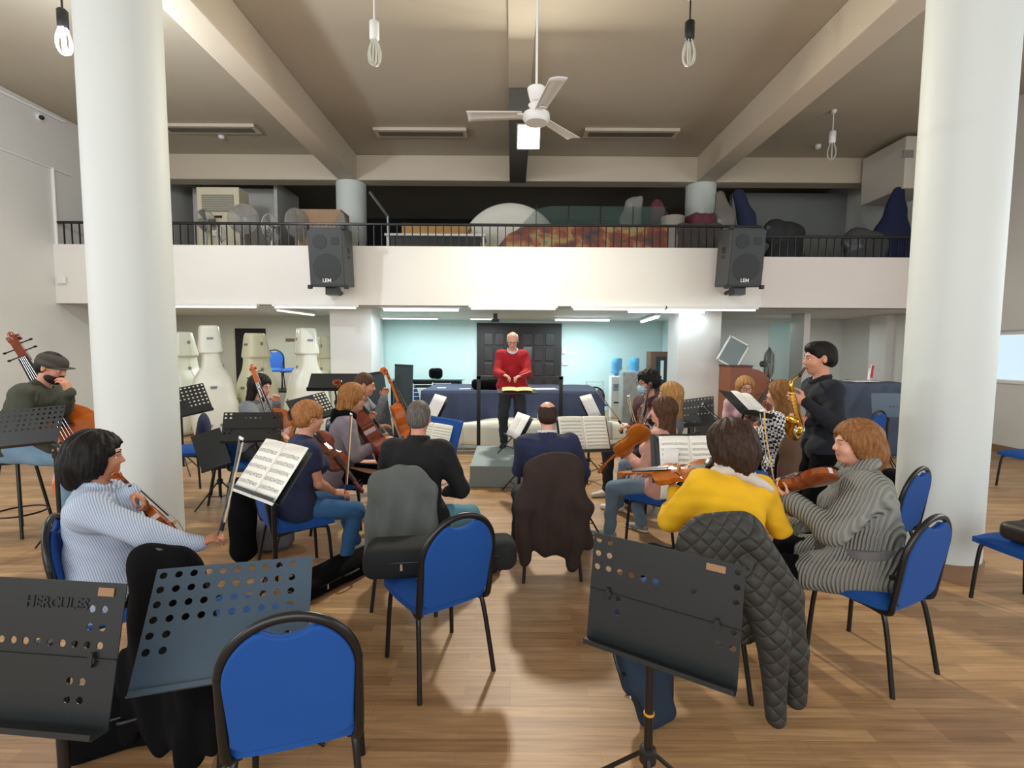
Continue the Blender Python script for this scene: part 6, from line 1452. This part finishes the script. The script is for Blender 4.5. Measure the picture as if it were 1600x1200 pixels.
# covered piano at right
px0, px1 = at(1322, 600, 7.9)[0], at(1405, 600, 7.9)[0]; pn = thing('covered_piano', 'upright piano under a blue-grey cover behind the saxophonist', 'piano', ((px0 + px1) / 2, 8.1, 0))
q = SDF(.014, .03).box((0, 0, .62), ((px1 - px0) / 2, .36, .60), rd=.05).fold(wrinkle('piano', .014, 14, (1, .2, -.5))); q.clip((0, 0, .01), (0, 0, -1)); q.build('cover', mat('blue_grey_cover', '3f4b5f', .7), pn)
sheet_on(1345, 597, 8.0, .4, .3, 'stack of white papers on the covered piano', 8, 1.23)
fg_ = thing('flag', 'small red and white flag standing on the covered piano', 'flag', (at(1358, 600, 7.95)[0], 7.95, 1.23)); MB().tube([(0, 0, 0), (.02, 0, .28)], .005, 6).build('flagpole', 'white', fg_)
f1 = MB(); f1.grid(lambda u, v: (.02 + .05 * u - .03 * v * v, .01 * math.sin(v * 5), .26 - v * .20 + .0 * u), 3, 8); f1.build('red_band', mat('flag_red', 'c02a3c', .7), fg_, solid=.002); f1 = MB(); f1.grid(lambda u, v: (-.02 + .04 * u - .03 * v * v, .01 * math.sin(v * 5) - .004, .22 - v * .18), 3, 8); f1.build('white_band', 'paper', fg_, solid=.002)
pj = at(774, 488, 10.8); t = thing('projector_mount', 'black mounting pole hanging from the ceiling above the conductor', 'mount', (pj[0], pj[1], 2.5)); MB().box((0, 0, -.06), (.09, .09, .12)).build('pole', 'blackmetal', t); MB().box((0, 0, -.15), (.16, .12, .06)).build('bracket', 'blackplastic', t)
# ------------------------------------------------------------ loudspeakers on the balcony front
M['spk'] = mat('black_speaker_cabinet', '3a3d3e', .55, bump=(300, .3, .001)); M['spk_g'] = mat('speaker_grille', '3a3e40', .6, bump=(500, .5, .001)); M['spk_c'] = mat('speaker_cone', '282b2c', .6); M['patch'] = mat('worn_plaster', 'cfa995', .8, noise=(9, 'd8c5b6', .15))
def speaker(label, c, rz):
    t = thing('loudspeaker', label, 'loudspeaker', c, math.radians(rz)); w, h, d = .62, .98, .46; R = rotm(0, math.radians(6)); R = np.array(R)
    MB(R).box((0, 0, 0), (w, d, h)).build('cabinet', 'spk', t, bevel=.02)
    MB(R).box((0, -d / 2 - .004, 0), (w * .9, .012, h * .93)).build('front_grille', 'spk_g', t, bevel=.004)
    f = MB(R); f.cyl((.0, -d / 2 - .012, -.17), .235, .01, 36, axis=(0, 1, 0)); f.build('woofer', 'spk_c', t, smooth=True); f = MB(R); f.cyl((-.10, -d / 2 - .012, .26), .12, .01, 28, axis=(0, 1, 0)); f.build('midrange', 'spk_c', t, smooth=True)
    f = MB(R); f.box((.16, -d / 2 - .012, .27), (.13, .01, .12)); f.build('horn', 'spk_c', t, bevel=.004)
    for sx in (-1, 1):
        for sz in (-1, 1): MB(R).box((sx * w / 2, -d / 2, sz * h / 2), (.07, .07, .07)).build('corner_guard', 'blackplastic', t, bevel=.012)
        hd = MB(R); hd.box((sx * (w / 2 + .002), -.02, .13), (.01, .12, .10)); hd.box((sx * (w / 2 + .002), -.02, .02), (.01, .10, .05)); hd.build('side_handle', 'blackplastic', t, bevel=.004)
    text('LEM', t, R, R @ np.array([-.01, -d / 2 - .02, -.385]), .085, 'white', .002, bold=True)
    b = MB(); b.box((0, .05, -.56), (.2, .2, .14)); b.tube([(0, .05, -.5), (0, .45, -.55)], .04, 8); b.build('wall_bracket', 'blackmetal', t)
p = at(518, 404, 8.62); speaker('black three-way loudspeaker on the balcony front at left', p, 0)
p = at(1156, 404, 8.62); speaker('black three-way loudspeaker on the balcony front at right', p, 3)
# ------------------------------------------------------------ storage upstairs
FZ = 2.7
def bx_thing(name, label, cat, px, Y, w, d, z0, z1, m, rz=0, part='body', bevel=.01):
    t = thing(name, label, cat, (at(px, 400, Y)[0], Y, z0), math.radians(rz)); MB().box((0, 0, (z1 - z0) / 2), (w, d, z1 - z0)).build(part, m, t, bevel=bevel); return t
ac = bx_thing('air_conditioner', 'tall cream floor-standing air conditioner upstairs at left', 'air conditioner', 352, 10.8, .9, .4, FZ, at(352, 297, 10.8)[2], mat('ac_cream', 'd3cbb0', .5))
zt_ = at(352, 297, 10.8)[2] - FZ; MB().box((0, -.205, zt_ - .34), (.68, .01, .36)).build('air_grille', mat('ac_grille', '8b8571', .6), ac)
for i in range(8): MB().box((0, -.215, zt_ - .20 - i * .04), (.66, .02, .006)).build('louvre', 'ac_l' if 'ac_l' in M else 'whiteplastic', ac)
MB().box((0, -.206, zt_ - .62), (.16, .01, .05)).build('control_panel', 'blackplastic', ac)
for (lab, px, py, Y, r, rz, m, cv) in (('small grey pedestal fan left of the cream air conditioner', 322, 345, 10.2, .22, 70, 'fan_grey', False), ('large round pedestal fan in front of the cream air conditioner', 380, 342, 9.9, .29, 8, 'fan_grey', True),
        ('white fan turned sideways behind the railing, middle of the left storage', 424, 356, 9.9, .26, 75, 'fan_white', False), ('pale covered fan turned sideways left of the left loudspeaker', 466, 350, 9.9, .30, 62, 'fan_grey', True), ('pale covered fan behind the left loudspeaker', 534, 355, 9.9, .28, -60, 'fan_grey', True),
        ('white fan in front of the dark opening, showing its white motor', 345, 366, 9.7, .16, 120, 'fan_white', False)):
    z = at(px, py, Y)[2]; pedestal_fan(lab, at(px, py, Y)[0], Y, FZ, z - FZ, r, rz, m=m, cover=cv)
cy = bx_thing('cardboard_box', 'wrapped brown cardboard top standing behind the left loudspeaker', 'box', 505, 10.3, .95, .5, FZ, at(505, 332, 10.3)[2], mat('card_brown', 'a58768', .8, noise=(4, '96795c', .3)))
tbl = thing('storage_table', 'white table with a dark front upstairs left of the white disc', 'table', (at(683, 380, 9.9)[0], 9.9, FZ)); zz = at(683, 372, 9.9)[2] - FZ
MB().box((0, 0, zz), (1.95, .6, .04)).build('table_top', 'white', tbl); MB().box((0, -.22, zz - .18), (1.75, .02, .30)).build('apron', 'blackplastic', tbl)
for sx in (-1, 1): MB().box((sx * .93, -.2, zz / 2), (.05, .05, zz)).build('leg', 'white', tbl)
b = thing('cardboard_box', 'long flat tan cardboard box on the white table upstairs', 'box', (at(680, 365, 9.9)[0], 9.9, FZ + zz + .02), .03); MB().box((0, 0, .11), (1.25, .4, .22)).build('box', mat('tan_card', 'b8905a', .8, noise=(5, 'a57f4c', .3)), b, bevel=.006); MB().box((.66, 0, .10), (.03, .4, .2), rotm(0, 0, .5)).build('flap', bpy.data.materials['tan_card'], b)
b = thing('wood_offcut', 'short upright tan wooden piece right of the rear left column', 'wood', (at(585, 372, 9.8)[0], 9.8, FZ)); MB().box((0, 0, .45), (.12, .1, .9)).build('plank', bpy.data.materials['tan_card'], b)
dsc = thing('white_disc', 'huge white round disc standing on edge upstairs behind the railing', 'disc', (at(797, 400, 10.3)[0], 10.3, 3.76)); Rd_ = rotm(0, math.radians(82))
MB(Rd_).lathe([(0, 0), (.80, .0), (.84, .02), (1.0, .03), (1.03, 0), (1.03, -.06), (0, -.07)], n=72).build('disc', mat('white_disc_plastic', 'dcdcd0', .5), dsc, smooth=True)
# painted panel with a glass screen above
def paint_mat():
    m = mat('painted_orange_scene', 'c85a20', .5); t = NT(m); tc = t.add('ShaderNodeTexCoord').outputs['Object']; mp = t.add('ShaderNodeMapping'); mp.inputs['Scale'].default_value = (1.5, 1, 2.4); t.ln(tc, mp.inputs[0])
    n = t.add('ShaderNodeTexNoise', i_Scale=1.6, i_Detail=7., i_Distortion=.5); t.ln(mp.outputs[0], n.inputs[0]); r = t.add('ShaderNodeValToRGB'); t.ln(n.outputs[0], r.inputs[0]); el = r.color_ramp.elements
    el[0].position = .30; el[0].color = lin('23304a'); el[1].position = .75; el[1].color = lin('3c4034')
    for p_, c_ in ((.40, '6a4a3a'), (.46, '8a4032'), (.52, 'a86a48'), (.57, 'a8925c'), (.63, 'a8a070')): e = el.new(p_); e.color = lin(c_)
    t.ln(r.outputs[0], t.b.inputs['Base Color']); M['painting'] = m
paint_mat(); x0 = at(765, 370, 9.7)[0]; x1_ = at(1042, 370, 9.7)[0]
pp = thing('painted_screen', 'long orange and yellow painted screen behind the railing upstairs', 'painted screen', ((x0 + x1_) / 2, 9.7, FZ)); Lp = x1_ - x0; zp = at(900, 350, 9.7)[2] - FZ
MB().prism([(-Lp / 2, 0), (-Lp / 2, zp * .55), (-Lp / 2 + .35, zp * .86), (-Lp / 2 + .8, zp), (Lp / 2, zp), (Lp / 2, 0)], .03, np.array([[1, 0, 0], [0, 0, 1], [0, 1, 0]])).build('painting', 'painting', pp)
x0 = at(838, 340, 9.8)[0]; gz = at(940, 321, 9.8)[2] - FZ; gs = thing('glass_screen', 'greenish glass screen rising above the painted screen upstairs', 'glass screen', ((x0 + x1_) / 2, 9.85, FZ)); Lg = x1_ - x0
MB().prism([(-Lg / 2 - .4, zp - .1), (-Lg / 2, gz - .06), (-Lg / 2 + .3, gz), (Lg / 2, gz), (Lg / 2, 0), (-Lg / 2 - .4, 0)], .012, np.array([[1, 0, 0], [0, 0, 1], [0, 1, 0]])).build('glass', mat('green_glass', '506a66', .1, alpha=.28), gs)
for i in range(5): MB().box((-Lg / 2 + Lg * i / 4, -.01, gz / 2), (.012, .02, gz)).build('glazing_bar', 'blackmetal', gs)
for (lab, px, Y, w, z0p, ztp, m, rz) in (('stack of grey fabric bundles upstairs left of the right loudspeaker', 1085, 9.9, .9, None, 352, 'wine_cloth', 0), ('red folded cloth on the bundles upstairs beside the rear right column', 1090, 10.0, .5, None, 336, 'wine_cloth', 12)):
    z = at(px, ztp, Y)[2]; t = thing('cloth_bundle', lab, 'cloth', (at(px, 400, Y)[0], Y, FZ), math.radians(rz)); SDF(.016, .05).box((0, 0, (z - FZ) / 2), (w / 2, .25, (z - FZ) / 2), rd=.08).fold(wrinkle(lab, .018, 16)).build('cloth', m if px != 1085 else mat('bundle_grey', '4f4a48', .9), t)
def hang(name, label, cat, px, Y, pts, m, thick=.5, fold=.012):
    """upright draped cover: pts = list of (px, py, radius m)"""
    b0 = at(px, 400, Y); t = thing(name, label, cat, (b0[0], Y, FZ)); q = SDF(.016, .08)
    P_ = [at(a, b, Y) - [b0[0], Y, FZ] for a, b, r in pts]; P_.append(V3(P_[-1][0], P_[-1][1], pts[-1][2] * .9)); q.chain(P_, [r for _, _, r in pts] + [pts[-1][2]], k=.08, ax=(0, 1, 0), sc=thick); q.fold(wrinkle(label, fold, 12, (1, .2, .1))); q.build('cover', m, t)
hang('wrapped_case', 'grey plastic-wrapped case leaning upstairs above the right loudspeaker', 'case', 1130, 10.0, [(1124, 306, .10), (1132, 340, .19), (1136, 400, .22)], mat('grey_wrap', '6e6a62', .3))
hang('navy_bag', 'navy soft case standing upstairs above the right loudspeaker', 'case', 1165, 10.2, [(1154, 305, .13), (1166, 340, .18), (1176, 400, .22)], 'navy_cloth')
hang('navy_cover', 'tall navy cover shaped like a sail beside the right column upstairs', 'cover', 1395, 9.9, [(1404, 300, .12), (1400, 330, .20), (1394, 365, .34), (1390, 410, .44)], mat('deep_navy_cover', '141d42', .85))
hang('wrapped_bundle', 'dark bundle in shiny plastic behind the right railing', 'bundle', 1345, 9.8, [(1338, 378, .28), (1368, 385, .26), (1350, 415, .4)], mat('dark_wrap', '45474a', .25))
hang('dark_crate', 'dark covered equipment behind the right railing near the loudspeaker', 'equipment', 1225, 10.2, [(1210, 362, .25), (1238, 366, .22), (1225, 410, .4)], mat('charcoal_cover', '26272a', .7))
t = thing('white_bin', 'pale metal bin upstairs right of the painted screen', 'bin', (at(1050, 350, 9.9)[0], 9.9, FZ)); MB().lathe([(.20, 0), (.22, .9), (.24, at(1050, 340, 9.9)[2] - FZ)], n=24).build('shell', mat('pale_bin', '8d8a82', .4), t, smooth=True)
hang('plastic_bag', 'crumpled pale plastic bag on top of the glass screen upstairs', 'bag', 992, 10.3, [(1000, 310, .06), (990, 322, .16), (985, 345, .2)], mat('pale_plastic', '8c8a86', .3))
hang('red_cloth', 'dark red cloth hanging right of the crumpled plastic bag upstairs', 'cloth', 1028, 10.4, [(1026, 322, .14), (1032, 345, .16)], 'wine_cloth')
t = thing('diagonal_strut', 'grey diagonal metal strut upstairs right of the rear left column', 'strut', (at(590, 320, 10.9)[0], 10.9, FZ)); a_ = at(578, 300, 10.9); b_ = at(606, 338, 10.9); o_ = np.array(t.location)
MB().tube([a_ - o_, b_ - o_], .035, 6).build('beam', 'steel', t); MB().tube([b_ - o_, b_ * [1, 1, 0] - o_ * [1, 1, 0]], .03, 6).build('post', 'steel', t)
